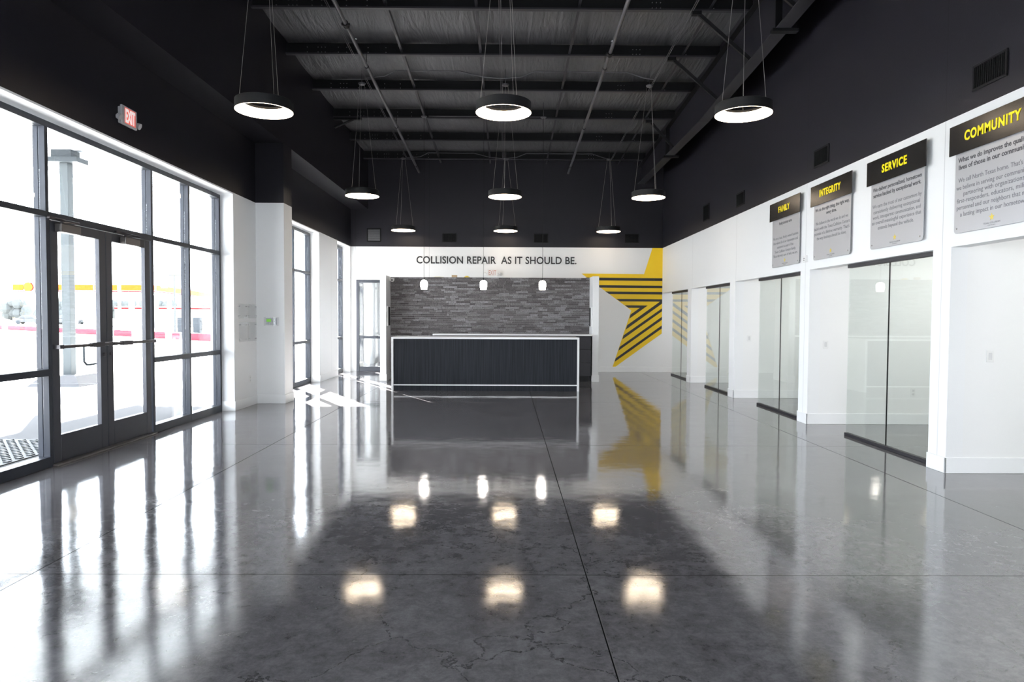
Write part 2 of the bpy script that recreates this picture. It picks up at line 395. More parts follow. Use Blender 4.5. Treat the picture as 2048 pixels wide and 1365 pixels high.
# mapping frames for lettering: origin, text direction, up, outward normal
FR_BACK = (Vector((1, 0, 0)), Vector((0, 0, 1)), Vector((0, -1, 0)))
FR_RIGHT = (Vector((0, -1, 0)), Vector((0, 0, 1)), Vector((-1, 0, 0)))
FR_LEFT = (Vector((0, 1, 0)), Vector((0, 0, 1)), Vector((1, 0, 0)))
def text_geo(s, offset=0.0, spacing=1.0, depth=0.0, shear=0.0):
    cu = bpy.data.curves.new('lettering', 'FONT'); cu.body = s; cu.offset = offset; cu.space_character = spacing; cu.shear = shear
    cu.resolution_u = 3; cu.extrude = depth; cu.size = 1.0
    ob = bpy.data.objects.new('lettering', cu); COL.objects.link(ob)
    bpy.context.view_layer.update()
    dg = bpy.context.evaluated_depsgraph_get()
    me = bpy.data.meshes.new_from_object(ob.evaluated_get(dg))
    vs = [tuple(v.co) for v in me.vertices]; fs = [tuple(p.vertices) for p in me.polygons]
    bpy.data.meshes.remove(me); bpy.data.objects.remove(ob); bpy.data.curves.remove(cu)
    return vs, fs
_h = text_geo('H')[0]; CAPH = max(v[1] for v in _h) - min(v[1] for v in _h)
def put_text(mb, s, centre, base_z, frame, cap, width=None, thick=0.004, offset=0.0, spacing=1.0, shear=0.0):
    """centre: point under the line's middle on the wall surface; base_z: baseline height"""
    vs, fs = text_geo(s, offset, spacing, 0.5, shear)
    x0 = min(v[0] for v in vs); x1 = max(v[0] for v in vs)
    sy = cap / CAPH; sx = (width / (x1 - x0)) if width else sy
    X, Y, Z = frame
    out = []
    for v in vs:
        p = Vector(centre) + X * ((v[0] - (x0 + x1) / 2) * sx) + Z * ((v[2] + 0.5) * thick)
        p.z = base_z + v[1] * sy
        out.append(p)
    mb.add(out, fs)
    return (x1 - x0) * sx

# ------------------------------------------------------------ the hall: planes
XR, XG, XL, XS, XP = 4.18, 4.285, -4.20, -4.39, -3.73
YB, YF = 18.14, -3.0
HB = 2.145                    # underside of the header over the office fronts
def deck(y): return 6.175 - 0.051 * (y - 9.98)
def purlin_z(y): return 5.945 - 0.051 * (y - 9.98)

struct(MB().box(-4.56, 8.3, YF - .2, 22.2, -0.12, 0).build('floor', 'polished_concrete'), 'polished dark concrete floor with saw-cut joints')

# roof liner sagging between purlins
mb = MB(); ys = []
y = YF - 0.1
n = 130
xs = [-4.6 + 9.2 * i / 30 for i in range(31)]
for i in range(n + 1):
    y = YF - 0.1 + (YB + 0.3 - YF) * i / n
    ph = ((y - 9.98) / 1.524) % 1.0
    sag = 0.045 * math.sin(PI * ph)
    for x in xs: mb.v.append((x, y, deck(y) - sag + 0.008 * math.sin(x * 5.1 + y * 1.3)))
k = len(xs)
for i in range(n):
    for q in range(k - 1): mb.f.append((i * k + q, (i + 1) * k + q, (i + 1) * k + q + 1, i * k + q + 1))
nv = len(mb.v)
top = [(x, yy, 7.3) for yy in (YF - .1, YB + .2) for x in (-4.6, 4.6)]
mb.add(top, [(0, 1, 3, 2)])
c = mb.build('ceiling', 'roof_insulation', smooth=False); struct(c, 'dark grey wrinkled insulation of the open metal roof')
for p in c.data.polygons: p.use_smooth = True

# left wall with glazed bays
mb = MB()
def lbox(y0, y1, z0, z1, x0=-4.56): mb.box(x0, XL, y0, y1, z0, z1)
lbox(YF - .2, 22.2, 3.335, 7.2)
for a, b_ in ((YF - .2, -0.2), (2.1, 4.50), (10.38, 12.78), (15.09, 16.70), (18.02, 18.9), (20.6, 22.2)): lbox(a, b_, 0, 3.335)
struct(mb.build('wall_left', 'wall_paint_left'), 'left wall, white below and near-black above')
mb = MB().box(XL, XP, 11.3, 11.72, 0, 4.345)
struct(mb.build('wall_left_pilaster', 'wall_paint'), 'square pilaster on the left wall, white below and near-black above')
mb = MB().box(XL, XP, 3.2, 3.62, 0, 4.345)
struct(mb.build('wall_left_pilaster', 'wall_paint'), 'square pilaster on the left wall nearer the entrance end')
mb = MB().box(XL, XP, YF, YB, 4.345, 6.9)
struct(mb.build('wall_left_bulkhead', 'dark_paint'), 'near-black bulkhead running along the top of the left wall')

# right wall: header, piers, office fronts
mb = MB().box(XR, XR + .16, YF - .2, YB, HB, 7.2)
PIERS = [(3.33, 3.60), (6.33, 6.60), (9.29, 9.585), (12.32, 12.62), (15.26, 15.56)]
for a, b_ in PIERS: mb.box(XR, XR + .16, a, b_, 0, HB)
mb.box(XR, XR + .16, YF - .2, 3.33, 0, HB)
struct(mb.build('wall_right', 'wall_paint_right'), 'right wall, near-black above the white header and piers')
for i, (a, b_) in enumerate(PIERS):
    struct(MB().box(XR + .16, 8.1, a, a + .12, 0, 2.72).build('wall_partition', 'office_white'), 'white partition wall between two glass-fronted offices')
struct(MB().box(8.0, 8.15, 3.33, YB, 0, 2.72).build('wall_office', 'office_white'), 'rear wall of the glass-fronted offices')
struct(MB().box(XR + .16, 8.15, 3.33, YB, 2.72, 2.8).build('ceiling_office', 'office_white'), 'ceiling of the glass-fronted offices')

# back wall with a glazed door
mb = MB()
mb.box(-4.56, -4.06, YB, YB + .15, 0, 7.2).box(-3.02, 8.15, YB, YB + .15, 0, 7.2).box(-4.06, -3.02, YB, YB + .15, 2.465, 7.2)
struct(mb.build('wall_back', 'wall_paint_back'), 'back wall, white below and near-black above')
struct(MB().box(-4.56, -1.8, YF - .35, YF - .2, 0, 7.2).box(1.8, 8.2, YF - .35, YF - .2, 0, 7.2).box(-1.8, 1.8, YF - .35, YF - .2, 2.7, 7.2).build('wall_front', 'wall_paint'), 'unseen wall behind the viewer with an opening added to admit daylight')  # opening added out of view so daylight reaches the back of the hall
# small lit room behind the back door
mb = MB().box(-4.56, -1.5, 22.0, 22.2, 0, 2.9).box(-1.6, -1.45, YB + .15, 22.0, 0, 2.9).box(-4.56, -1.45, YB + .15, 22.2, 2.9, 3.0).box(-3.75, -3.6, 20.3, 22.0, 0, 2.9)
struct(mb.build('wall_back_room', 'office_white'), 'white walls of the small room behind the back door')

# baseboards
BH, BT = 0.15, 0.014
def base(segs, name, label):
    m_ = MB()
    for (x0, x1, y0, y1) in segs:
        m_.box(x0, x1, y0, y1, 0, BH)
    struct(m_.build(name, 'white_trim', bevel=0.004), label)
seg = []
for a, b_ in ((2.1, 3.2), (3.62, 4.5), (10.38, 11.3), (11.72, 12.78), (15.09, 16.70)):
    seg.append((XL, XL + BT, a, b_))
for y0 in (3.2, 11.3):
    seg += [(XL, XP + BT, y0 - BT, y0), (XP, XP + BT, y0, y0 + .42), (XL, XP + BT, y0 + .42, y0 + .42 + BT)]
for yj in (10.38, 15.09, 4.5): seg.append((XS, XL + BT, yj - (BT if yj != 4.5 else 0) + (0 if yj != 4.5 else 0), yj + (0 if yj != 4.5 else BT)))
base(seg, 'baseboard_left', 'white baseboard of the left wall and pilaster')
base([(-4.2, -4.06, YB - BT, YB), (-3.02, -2.0, YB - BT, YB), (1.9, 8.0, YB - BT, YB)], 'baseboard_back', 'white baseboard of the back wall')
seg = []
for a, b_ in PIERS: seg += [(XR - BT, XR, a - BT, b_ + BT * .3), (XR - BT, 8.0, a - BT, a), (XR + .16, 8.0, a + .12, a + .12 + BT)]
base(seg, 'baseboard_right', 'white baseboard of the office piers and partitions')

# ------------------------------------------------------------ storefront windows
def pane(parent, y0, y1, z0, z1, x=-4.445):
    return MB().box(x - .004, x + .004, y0, y1, z0, z1).build('glass_pane', 'glass_clear', parent)
FX0, FX1 = -4.505, XS
def storefront(name, label, y0, y1, muls, skip=None, lower=(0.88, 0.945)):
    t_ = bpy.data.objects.new(name, None); COL.objects.link(t_); t_.location = (XS, (y0 + y1) / 2, 0); WL[t_.name] = Vector(t_.location)
    struct(t_, label)
    m_ = MB()
    ms = [y0 + .0225] + muls + [y1 - .0225]
    for y_ in ms:
        # two-part mullion with a narrow groove on its sides
        m_.box(FX0, FX0 + .048, y_ - .0225, y_ + .0225, 0, 3.31)
        m_.box(FX0 + .048, FX0 + .060, y_ - .016, y_ + .016, 0, 3.31)
        m_.box(FX0 + .060, FX1, y_ - .0225, y_ + .0225, 0, 3.31)
    m_.box(FX0, FX1 + .002, y0, y1, 3.255, 3.315)
    for a, b_ in zip(ms[:-1], ms[1:]):
        if skip and abs(a - skip[0]) < .1:
            m_.box(FX0, FX1 + .004, a, b_, 2.385, 2.455)
            continue
        m_.box(FX0, FX1 + .004, a, b_, 0.0, 0.10)
        m_.box(FX0, FX1 + .004, a, b_, 2.40, 2.455)
        m_.box(FX0, FX1 + .004, a, b_, *lower)
    m_.build('frame', 'frame_grey', t_, bevel=0.002, seg=1)
    for a, b_ in zip(ms[:-1], ms[1:]):
        a += .0225; b_ -= .0225
        pane(t_, a, b_, 2.455, 3.255)
        if skip and abs(a - skip[0]) < .1: continue
        pane(t_, a, b_, .10, lower[0]); pane(t_, a, b_, lower[1], 2.40)
    return t_
storefront('window_1', 'tall dark-framed storefront glazing around the double entrance doors', 4.53, 10.365, [5.51, 6.485, 8.385, 9.355], skip=(6.485, 8.385))
storefront('window_2', 'dark-framed window between the pilaster and the reception corner', 12.8, 15.075, [13.93])
storefront('window_3', 'narrow dark-framed window in the left rear corner', 16.72, 18.0, [17.36])
storefront('window_4', 'unseen dark-framed window added at the entrance end of the left wall', -0.2, 2.08, [0.94])  # out-of-view bay added for daylight and floor reflections
storefront('window_5', 'window of the small room behind the back door', 18.92, 20.58, [19.75])

# double doors: each leaf a door with its rails, glass, bar, closer
def leaf(name, label, y0, y1, hinge, closer_y):
    t_ = bpy.data.objects.new(name, None); COL.objects.link(t_); t_.location = (XS, y0 if hinge < 0 else y1, 0); WL[t_.name] = Vector(t_.location)
    struct(t_, label)
    x0, x1 = -4.445, -4.395
    st = .11
    m_ = MB()
    m_.box(x0, x1, y0, y0 + st, .02, 2.38).box(x0, x1, y1 - st, y1, .02, 2.38)
    m_.box(x0, x1, y0 + st, y1 - st, .02, .285).box(x0, x1, y0 + st, y1 - st, 2.285, 2.38)
    m_.build('door_frame', 'door_grey', t_, bevel=0.003, seg=1)
    MB().box(-4.424, -4.416, y0 + st, y1 - st, .285, 2.285).build('glass_pane', 'glass_clear', t_)
    b_ = MB().cyl((-4.335, y0 + .03, 1.155), (-4.335, y1 - .03, 1.155), .017, 10)
    yc = (y0 + y1) / 2
    b_.box(-4.36, -4.315, yc - .10 - hinge * .18, yc + .10 - hinge * .18, 1.13, 1.18)
    for yy in (y0 + .035, y1 - .035): b_.box(-4.396, -4.32, yy - .03, yy + .03, 1.135, 1.175)
    b_.build('push_bar', 'dark_bronze', t_, bevel=0.002, seg=1)
    # closer: body on the leaf, folding arm to the header
    c_ = MB().box(-4.395, -4.325, closer_y - .15, closer_y + .15, 2.275, 2.355)
    c_ = c_.build('door_closer', 'closer_cover', t_, bevel=0.006)
    a_ = MB()
    a_.cyl((-4.355, closer_y - .1, 2.365), (-4.30, closer_y + .08, 2.385), .009, 8).cyl((-4.30, closer_y + .08, 2.385), (-4.37, closer_y - .22, 2.40), .008, 8)
    a_.cyl((-4.355, closer_y - .1, 2.35), (-4.355, closer_y - .1, 2.385), .016, 10).box(-4.392, -4.36, closer_y - .27, closer_y - .17, 2.388, 2.412)
    a_.build('closer_arm', 'dark_bronze', c_)
    return t_
d1 = leaf('door_1', 'nearer leaf of the dark-framed glass entrance doors', 6.525, 7.412, -1, 6.74)
d2 = leaf('door_2', 'farther leaf of the dark-framed glass entrance doors', 7.425, 8.325, 1, 7.84)
m_ = MB().path([(-4.46, 7.33, 1.16), (-4.52, 7.29, 1.15), (-4.52, 7.21, 1.13), (-4.52, 7.21, .97), (-4.52, 7.26, .93), (-4.46, 7.33, .94)], .012, 8)
m_.build('pull_handle', 'galv_steel', d1, smooth=True)
MB().cyl((-4.398, 7.355, 1.04), (-4.375, 7.355, 1.04), .022, 14).build('lock_cylinder', 'dark_bronze', d1)
MB().cyl((-4.398, 7.48, 1.04), (-4.385, 7.48, 1.04), .018, 14).build('lock_cylinder', 'dark_bronze', d2)
struct(MB().box(-4.50, -4.34, 6.50, 8.36, 0, .018).build('trim_1', 'closer_cover', bevel=.004), 'metal threshold under the entrance doors')

# glazed back door
t_ = bpy.data.objects.new('door_3', None); COL.objects.link(t_); t_.location = (-3.5, YB, 0); WL[t_.name] = Vector(t_.location)
struct(t_, 'glazed door with a dark frame in the back wall')
m_ = MB().box(-4.055, -3.985, YB - .01, YB + .08, 0, 2.46).box(-3.09, -3.025, YB - .01, YB + .08, 0, 2.46).box(-3.985, -3.09, YB - .01, YB + .08, 2.385, 2.46)
m_.box(-3.985, -3.09, YB, YB + .07, 0, .125).box(-3.985, -3.09, YB - .005, YB + .075, .885, .955)
m_.build('door_frame', 'frame_grey', t_, bevel=.003, seg=1)
MB().box(-3.985, -3.09, YB + .03, YB + .038, .125, .885).build('glass_pane', 'glass_clear', t_)
MB().box(-3.985, -3.09, YB + .03, YB + .038, .955, 2.385).build('glass_pane', 'glass_clear', t_)

# ------------------------------------------------------------ glass office fronts
OFF = [(3.60, 5.38, 'glass front at the near right edge, beside the white partition'),
       (6.60, 8.41, 'largest glass office front, nearest one fully in view, below the SERVICE sign'),
       (9.585, 11.39, 'second glass office front from the near end, below the FAMILY sign'),
       (12.62, 14.42, 'third glass office front, one back from the far corner'),
       (15.56, 17.40, 'farthest and smallest-looking glass office front, beside the painted star')]
GR = 'frameless glass office fronts along the right wall'
for (a, b_, lab) in OFF:
    t_ = thing('glass_office_front', 'frameless two-panel greenish ' + lab, 'glass partition', (XG, (a + b_) / 2, 0), GR)
    mid = (a + b_) / 2 + .02
    MB().box(XG - .028, XG + .028, a + .005, b_, 0, .036).build('floor_track', 'steel_edge', t_, bevel=.003, seg=1)
    MB().box(XG - .028, XG + .028, a + .005, b_, HB - .045, HB).build('head_track', 'steel_edge', t_, bevel=.003, seg=1)
    MB().box(XG - .005, XG + .005, a + .008, mid - .004, .036, HB - .045).build('glass_panel', 'glass_green', t_)
    MB().box(XG - .005, XG + .005, mid + .004, b_ - .002, .036, HB - .045).build('glass_panel', 'glass_green', t_)
    MB().box(XG - .006, XG + .006, mid - .004, mid + .004, .036, HB - .045).build('glazing_joint', 'matte_black', t_)

for i, y_ in enumerate((4.9, 7.9, 10.9, 13.9, 16.9)):  # unseen ceiling panels added to brighten the offices
    places = ['nearest office at the right edge', 'office below the SERVICE sign', 'office below the FAMILY sign', 'office one back from the far corner', 'farthest office beside the star wall']
    t_ = thing('office_fill_light', 'added unseen ceiling light panel inside the ' + places[i], 'ceiling light', (6.1, y_, 2.72), 'added unseen office lights')
    MB().box(5.50, 6.70, y_ - .32, y_ + .32, 2.70, 2.72).build('frame', 'plastic_white', t_)
    MB().box(5.53, 6.67, y_ - .29, y_ + .29, 2.694, 2.70).build('diffuser', 'office_fill_glow', t_)

# switches and outlet
def switch(x, y, z, label, n=1):
    t_ = thing('light_switch', label, 'light switch', (x, y, z), 'office light switches')
    MB().box(x - .038, x + .038, y - .006, y, z - .058, z + .058).build('plate', 'plastic_white', t_, bevel=.003)
    MB().box(x - .017, x + .017, y - .010, y - .006, z - .034, z + .034).build('rocker', 'plastic_grey', t_, bevel=.002, seg=1)
switch(4.576, 6.33, 1.118, 'white rocker light switch on the nearest partition at the right edge')
switch(4.42, 9.29, 1.112, 'white rocker light switch seen past the largest glass front')
switch(4.448, 12.32, 1.106, 'white rocker light switch on the partition between middle glass fronts')
switch(4.577, 15.26, 1.106, 'faint light switch on the farthest office partition')
def outlet(c, frame, label, name='wall_outlet'):
    X, Y, Z = frame; c = Vector(c)
    t_ = thing(name, label, 'outlet', c, 'wall outlets')
    def bx(u0, u1, v0, v1, d0, d1):
        m_ = MB(); ps = []
        for d in (d0, d1):
            for (u, v) in ((u0, v0), (u1, v0), (u1, v1), (u0, v1)): ps.append(c + X * u + Y * v + Z * d)
        m_.hexa(ps); return m_
    bx(-.036, .036, -.058, .058, 0, .005).build('plate', 'plastic_white', t_, bevel=.002, seg=1)
    for s in (-1, 1): bx(-.016, .016, s * .024 - .014, s * .024 + .014, .005, .008).build('socket', 'plastic_grey', t_, bevel=.002, seg=1)
outlet((5.655, 9.29, .448), FR_BACK, 'white outlet low on the office partition behind the largest glass front')
outlet((XL, 11.0, .44), FR_LEFT, 'white outlet low on the left wall beside the pilaster')

# small white sensor on the header
t_ = thing('wall_sensor', 'small white box with two dark dots between the FAMILY and INTEGRITY signs', 'sensor', (XR, 9.40, 2.305))
MB().box(XR - .035, XR, 9.365, 9.435, 2.255, 2.35).build('housing', 'plastic_white', t_, bevel=.004)
m_ = MB()
for z_ in (2.285, 2.31): m_.cyl((XR - .039, 9.40, z_), (XR - .034, 9.40, z_), .008, 10)
m_.build('lens', 'matte_black', t_)

# ------------------------------------------------------------ value signs on the right wall
def star_poly(cx, cz, r, ri=0.42, rot=0):
    return [(cx + (r if i % 2 == 0 else r * ri) * math.sin(PI * i / 5 + rot), cz + (r if i % 2 == 0 else r * ri) * math.cos(PI * i / 5 + rot)) for i in range(10)]
SIGNS = [
 (10.06, 'FAMILY', .40, ['Family is at our core.'], ['We are a local, family owned business', 'that values all of our teammates and', 'customers as part of the', 'Texas Collision Centers family.', 'This is the very core of who we are.'], 2.913, [2.70, 2.63, 2.562, 2.494, 2.43]),
 (8.635, 'INTEGRITY', .56, ['We do the right thing, the right way,', 'every time.'], ['We believe in the work we do and we', 'back it with the Texas Collision Centers', "promise of a lifetime warranty. That's", 'the way business should be done.'], 2.916, [2.738, 2.669, 2.603, 2.539]),
 (7.205, 'SERVICE', .462, ['We deliver personalized, hometown', 'service backed by exceptional work.'], ['We earn the trust of our customers by', 'consistently delivering exceptional', 'work, transparent communication, and', 'an overall meaningful experience that', 'extends beyond the vehicle.'], 2.918, [2.735, 2.671, 2.61, 2.55, 2.487]),
 (5.762, 'COMMUNITY', .67, ['What we do improves the quality of', 'lives of those in our communities.'], ["We call North Texas home. That's why", 'we believe in serving our community by', 'partnering with organizations,', 'first-responders, educators, military', 'personnel and our neighbors that make', 'a lasting impact in our hometown.'], 2.922, [2.741, 2.673, 2.614, 2.553, 2.491, 2.428])]
adj = {'FAMILY': 'farthest and smallest-looking of the four', 'INTEGRITY': 'second from the far end', 'SERVICE': 'third from the far end, all black header', 'COMMUNITY': 'nearest one, cut by the right edge of view'}
for (yc, title, tw, bold, body, bz, zs) in SIGNS:
    t_ = thing('wall_sign', 'silver wall sign headed %s in yellow, %s' % (title, adj[title]), 'sign', (XR, yc, 2.26), 'signs on the white band above the offices')
    # body panel, lower corners rounded
    hw = .4875; r = .035
    poly = [(-hw, 3.10), (-hw, 2.256 + r)] + [(-hw + r - r * math.cos(a), 2.256 + r - r * math.sin(a)) for a in (PI / 8, PI / 4, 3 * PI / 8)] + [(-hw + r, 2.256)]
    poly += [(-p[0], p[1]) for p in poly[::-1]]
    body_o = MB().prism(poly, lambda u, v, t: (t, yc - u, v), XR - .034, XR - .028).build('body_panel', 'sign_silver', t_, bevel=.001, seg=1)
    head = MB().box(XR - .060, XR - .050, yc - .545, yc + .545, 2.978, 3.247).build('header_panel', 'sign_black', t_, bevel=.001, seg=1)
    m_ = MB(); put_text(m_, title, (XR - .0605, yc, 0), 3.078, FR_RIGHT, .083, tw, .003, .032, 1.16, .0)
    m_.build('title_lettering', 'sign_yellow', head)
    m_ = MB()
    for i, s in enumerate(bold):
        W_ = {0: .90 if len(s) > 30 else .46, 1: .88 if len(s) > 30 else .27}[i]
        put_text(m_, s, (XR - .0345, yc, 0), bz - .02 - .066 * i, FR_RIGHT, .041, W_, .0008, .022)
    m_.build('bold_lettering', 'sign_text', body_o)
    m_ = MB()
    for s, z_ in zip(body, zs):
        put_text(m_, s, (XR - .0345, yc, 0), z_ - .022, FR_RIGHT, .039, min(.94, .0245 * len(s)), .0008, .004)
    m_.build('text_lettering', 'sign_text_grey', body_o)
    MB().prism(star_poly(0, 2.345, .034), lambda u, v, t: (t, yc - u, v), XR - .0355, XR - .034).build('star_emblem', 'sign_gold', body_o)
    m_ = MB(); put_text(m_, 'TEXAS COLLISION', (XR - .0345, yc, 0), 2.290, FR_RIGHT, .014, .20, .0008)
    put_text(m_, 'CENTERS', (XR - .0345, yc, 0), 2.273, FR_RIGHT, .008, .09, .0008)
    m_.build('emblem_lettering', 'sign_text_grey', body_o)
    for s in (-1, 1):
        MB().cyl((XR, yc + s * .445, 2.30), (XR - .038, yc + s * .445, 2.30), .009, 12).build('standoff_screw', 'chrome', t_)
    for s in (-1, 1): MB().cyl((XR, yc + s * .40, 3.11), (XR - .05, yc + s * .40, 3.11), .01, 10).build('standoff_rod', 'chrome', t_)

# ------------------------------------------------------------ vents
def grille(name, c, w_, h_, frame, label, group, louver=False):
    X, Y, Z = frame; c = Vector(c)
    t_ = thing(name, label, 'vent', c, group)
    def hb(m_, u0, u1, v0, v1, d0, d1):
        m_.hexa([c + X * u + Y * v + Z * d for d in (d0, d1) for (u, v) in ((u0, v0), (u1, v0), (u1, v1), (u0, v1))])
    m_ = MB(); f_ = .022 if not louver else .028
    for a in ((-w_, w_, h_ - f_, h_), (-w_, w_, -h_, -h_ + f_), (-w_, -w_ + f_, -h_ + f_, h_ - f_), (w_ - f_, w_, -h_ + f_, h_ - f_)): hb(m_, *a, 0, .016)
    m_.build('frame', 'steel_black' if not louver else 'vent_dark', t_, bevel=.002, seg=1)
    m_ = MB(); hb(m_, -w_ + f_, w_ - f_, -h_ + f_, h_ - f_, .0, .003); m_.build('backing', 'vent_dark', t_)
    m_ = MB()
    if louver:
        n_ = 5; st = 2 * (h_ - f_) / n_
        for i in range(n_):
            v = -h_ + f_ + st * i
            m_.hexa([c + X * u + Y * vv + Z * d for (vv, d) in ((v, .004), (v + st * .9, .014)) for u, d in ((-w_ + f_, d), (w_ - f_, d), (w_ - f_, d + .003), (-w_ + f_, d + .003))])
        m_.build('louver', 'vent_louver', t_)
    else:
        n_ = 14; st = 2 * (w_ - f_) / n_
        for i in range(n_): hb(m_, -w_ + f_ + st * (i + .4), -w_ + f_ + st * (i + .6), -h_ + f_, h_ - f_, .003, .012)
        m_.build('slat', 'vent_dark', t_)
G1 = 'black air grilles on the dark right wall'
grille('air_grille', (XR, 5.876, 3.622), .21, .115, FR_RIGHT, 'black air grille above the COMMUNITY sign, largest in view', G1)
grille('air_grille', (XR, 8.998, 3.63), .21, .12, FR_RIGHT, 'black air grille above the INTEGRITY sign', G1)
grille('air_grille', (XR, 12.11, 3.61), .20, .125, FR_RIGHT, 'black air grille high on the right wall, left of the FAMILY sign', G1)
grille('air_grille', (XR, 14.18, 3.69), .20, .17, FR_RIGHT, 'tall louvered grille, farthest on the dark right wall', G1)
G2 = 'air grilles on the dark back wall'
grille('louver_vent', (-3.578, YB, 3.66), .19, .18, FR_BACK, 'square louvered vent in the upper left corner of the back wall', G2, True)
grille('air_grille', (-1.556, YB, 3.60), .19, .12, FR_BACK, 'black air grille on the back wall above the word COLLISION', G2)
grille('air_grille', (.90, YB, 3.60), .19, .12, FR_BACK, 'black air grille on the back wall above the words IT SHOULD', G2)
grille('air_grille', (3.347, YB, 3.61), .19, .12, FR_BACK, 'black air grille on the back wall above the painted star', G2)

# ------------------------------------------------------------ exit signs
t_ = thing('exit_sign', 'grey exit sign with glowing red EXIT above the entrance doors', 'exit sign', (XL, 7.47, 3.62), 'exit signs')
m_ = MB().box(XL, XL + .035, 7.34, 7.60, 3.54, 3.72).box(XL + .035, XL + .062, 7.32, 7.62, 3.525, 3.735)
hs = m_.build('housing', 'exit_grey', t_, bevel=.012)
MB().box(XL + .062, XL + .064, 7.37, 7.58, 3.548, 3.718).build('face', 'exit_red', hs)
m_ = MB(); put_text(m_, 'EXIT', (XL + .064, 7.475, 0), 3.565, FR_LEFT, .135, .185, .003, .03); m_.build('lettering', 'exit_letter', hs)
for y_ in (7.285, 7.665):
    m_ = MB().cyl((XL + .03, y_, 3.60), (XL + .065, y_ + .005, 3.585), .030, 16, .036).cyl((XL, 7.32 if y_ < 7.4 else 7.62, 3.61), (XL + .04, y_, 3.60), .012, 8)
    m_.build('emergency_lamp', 'exit_grey', t_, smooth=True)
t_ = thing('exit_sign', 'small white exit sign with thin red EXIT above the stone wall', 'exit sign', (-.41, YB, 2.67), 'exit signs')
hs = MB().box(-.535, -.255, YB - .045, YB, 2.575, 2.755).build('housing', 'plastic_white', t_, bevel=.008)
m_ = MB(); put_text(m_, 'EXIT', (-.40, YB - .045, 0), 2.605, FR_BACK, .125, .20, .003, .0); m_.build('lettering', 'exit_faint_red', hs)
for x_ in (-.60, -.19):
    MB().cyl((x_, YB - .02, 2.655), (x_ + (.02 if x_ > -.4 else -.01), YB - .075, 2.63), .034, 14, .042).cyl((-.535 if x_ < -.4 else -.255, YB - .03, 2.66), (x_, YB - .03, 2.655), .01, 8).build('emergency_lamp', 'plastic_grey' if x_ > -.4 else 'plastic_white', t_, smooth=True)

# ------------------------------------------------------------ slogan and star on the back wall
slog = thing('wall_slogan', 'black letters COLLISION REPAIR AS IT SHOULD BE. across the white back wall', 'lettering', (-.29, YB, 2.91))
vs_, fs_ = text_geo('COLLISION REPAIR  AS IT SHOULD BE.', .016, 1.03, .5)
par = list(range(len(vs_)))
def find(a):
    while par[a] != a: par[a] = par[par[a]]; a = par[a]
    return a
for f_ in fs_:
    for q in f_[1:]: par[find(q)] = find(f_[0])
isl = {}
for f_ in fs_: isl.setdefault(find(f_[0]), []).append(f_)
x0_ = min(v[0] for v in vs_); x1_ = max(v[0] for v in vs_); kx = 4.30 / (x1_ - x0_); kz = .187 / CAPH
# islands -> letters (left to right, counting the space-less characters)
for fl in sorted(isl.values(), key=lambda L_: min(vs_[q][0] for f_ in L_ for q in f_)):
    used = sorted({q for f_ in fl for q in f_}); ix = {q: k_ for k_, q in enumerate(used)}
    MB().add([(-2.442 + (vs_[q][0] - x0_) * kx, YB - .001 - (vs_[q][2] + .5) * .010, 2.912 + vs_[q][1] * kz) for q in used], [tuple(ix[q] for q in f_) for f_ in fl]).build('letter', 'letter_black', slog)
def cs(cx, cy):
    return (min(XR - .001, 4.187 + (cx - 888) * .0026667 + (cy - 80) * 2.2e-5), min(TONE, 3.357 - (cy - 80) * .0026667 - (cx - 888) * .000012))
star = [cs(*q) for q in ((781, 79), (888, 79), (888, 342), (888, 640), (890, 943), (405, 1288), (390, 1292), (381, 1284), (569, 712), (65, 345), (697, 345))]
one_star = thing('wall_star', 'large yellow star mural with black stripes in the right corner of the back wall', 'mural', (3.6, YB, 1.8))
pl = lambda u, v, t: (u, t, v)
MB().prism(star, pl, YB - .0015, YB).build('star_field', 'yellow_paint', one_star)
strips = [
 [(105, 385), (888, 385), (888, 412), (143, 412)],
 [(210, 460), (888, 460), (888, 485), (250, 485)],
 [(305, 523), (888, 523), (888, 549), (345, 549)],
 [(415, 597), (888, 597), (888, 640), (512, 908), (527, 862), (858, 621), (452, 621)],
 [(502, 661), (735, 661), (548, 797), (560, 755), (655, 686), (538, 686)],
 [(888, 688), (888, 718), (478, 1007), (490, 966)],
 [(888, 773), (888, 804), (438, 1122), (451, 1083)],
 [(888, 861), (888, 892), (400, 1236), (411, 1199)]]
for s in strips: MB().prism([cs(*q) for q in s], pl, YB - .0025, YB - .0015).build('stripe', 'black_paint', one_star)

# ------------------------------------------------------------ stone wall with white piers
t_ = thing('reception_feature_wall', 'low free-standing wall faced with dark ledge stone between two white piers behind the reception desk', 'feature wall', (-.4, 16.1, 0))
m_ = MB().box(-2.905, -2.765, 15.4, 16.2, 0, 2.42); pr = m_.build('pier', 'white_trim', t_, bevel=.003)
MB().box(-2.919, -2.751, 15.386, 15.4, 0, BH).box(-2.765, -2.751, 15.4, 15.95, 0, BH).box(-2.919, -2.905, 15.4, 16.2, 0, BH).build('baseboard', 'white_trim', pr, bevel=.003)
m_ = MB().box(1.955, 2.10, 15.4, 16.2, 0, 2.42); pr = m_.build('pier', 'white_trim', t_, bevel=.003)
MB().box(1.941, 2.114, 15.386, 15.4, 0, BH).box(2.10, 2.114, 15.4, 16.2, 0, BH).build('baseboard', 'white_trim', pr, bevel=.003)
MB().box(-2.765, 1.955, 16.02, 16.18, 0, 2.40).build('backing_wall', 'white_trim', t_)
m_ = MB(); z_ = 0.0; rnd = random.Random(3)
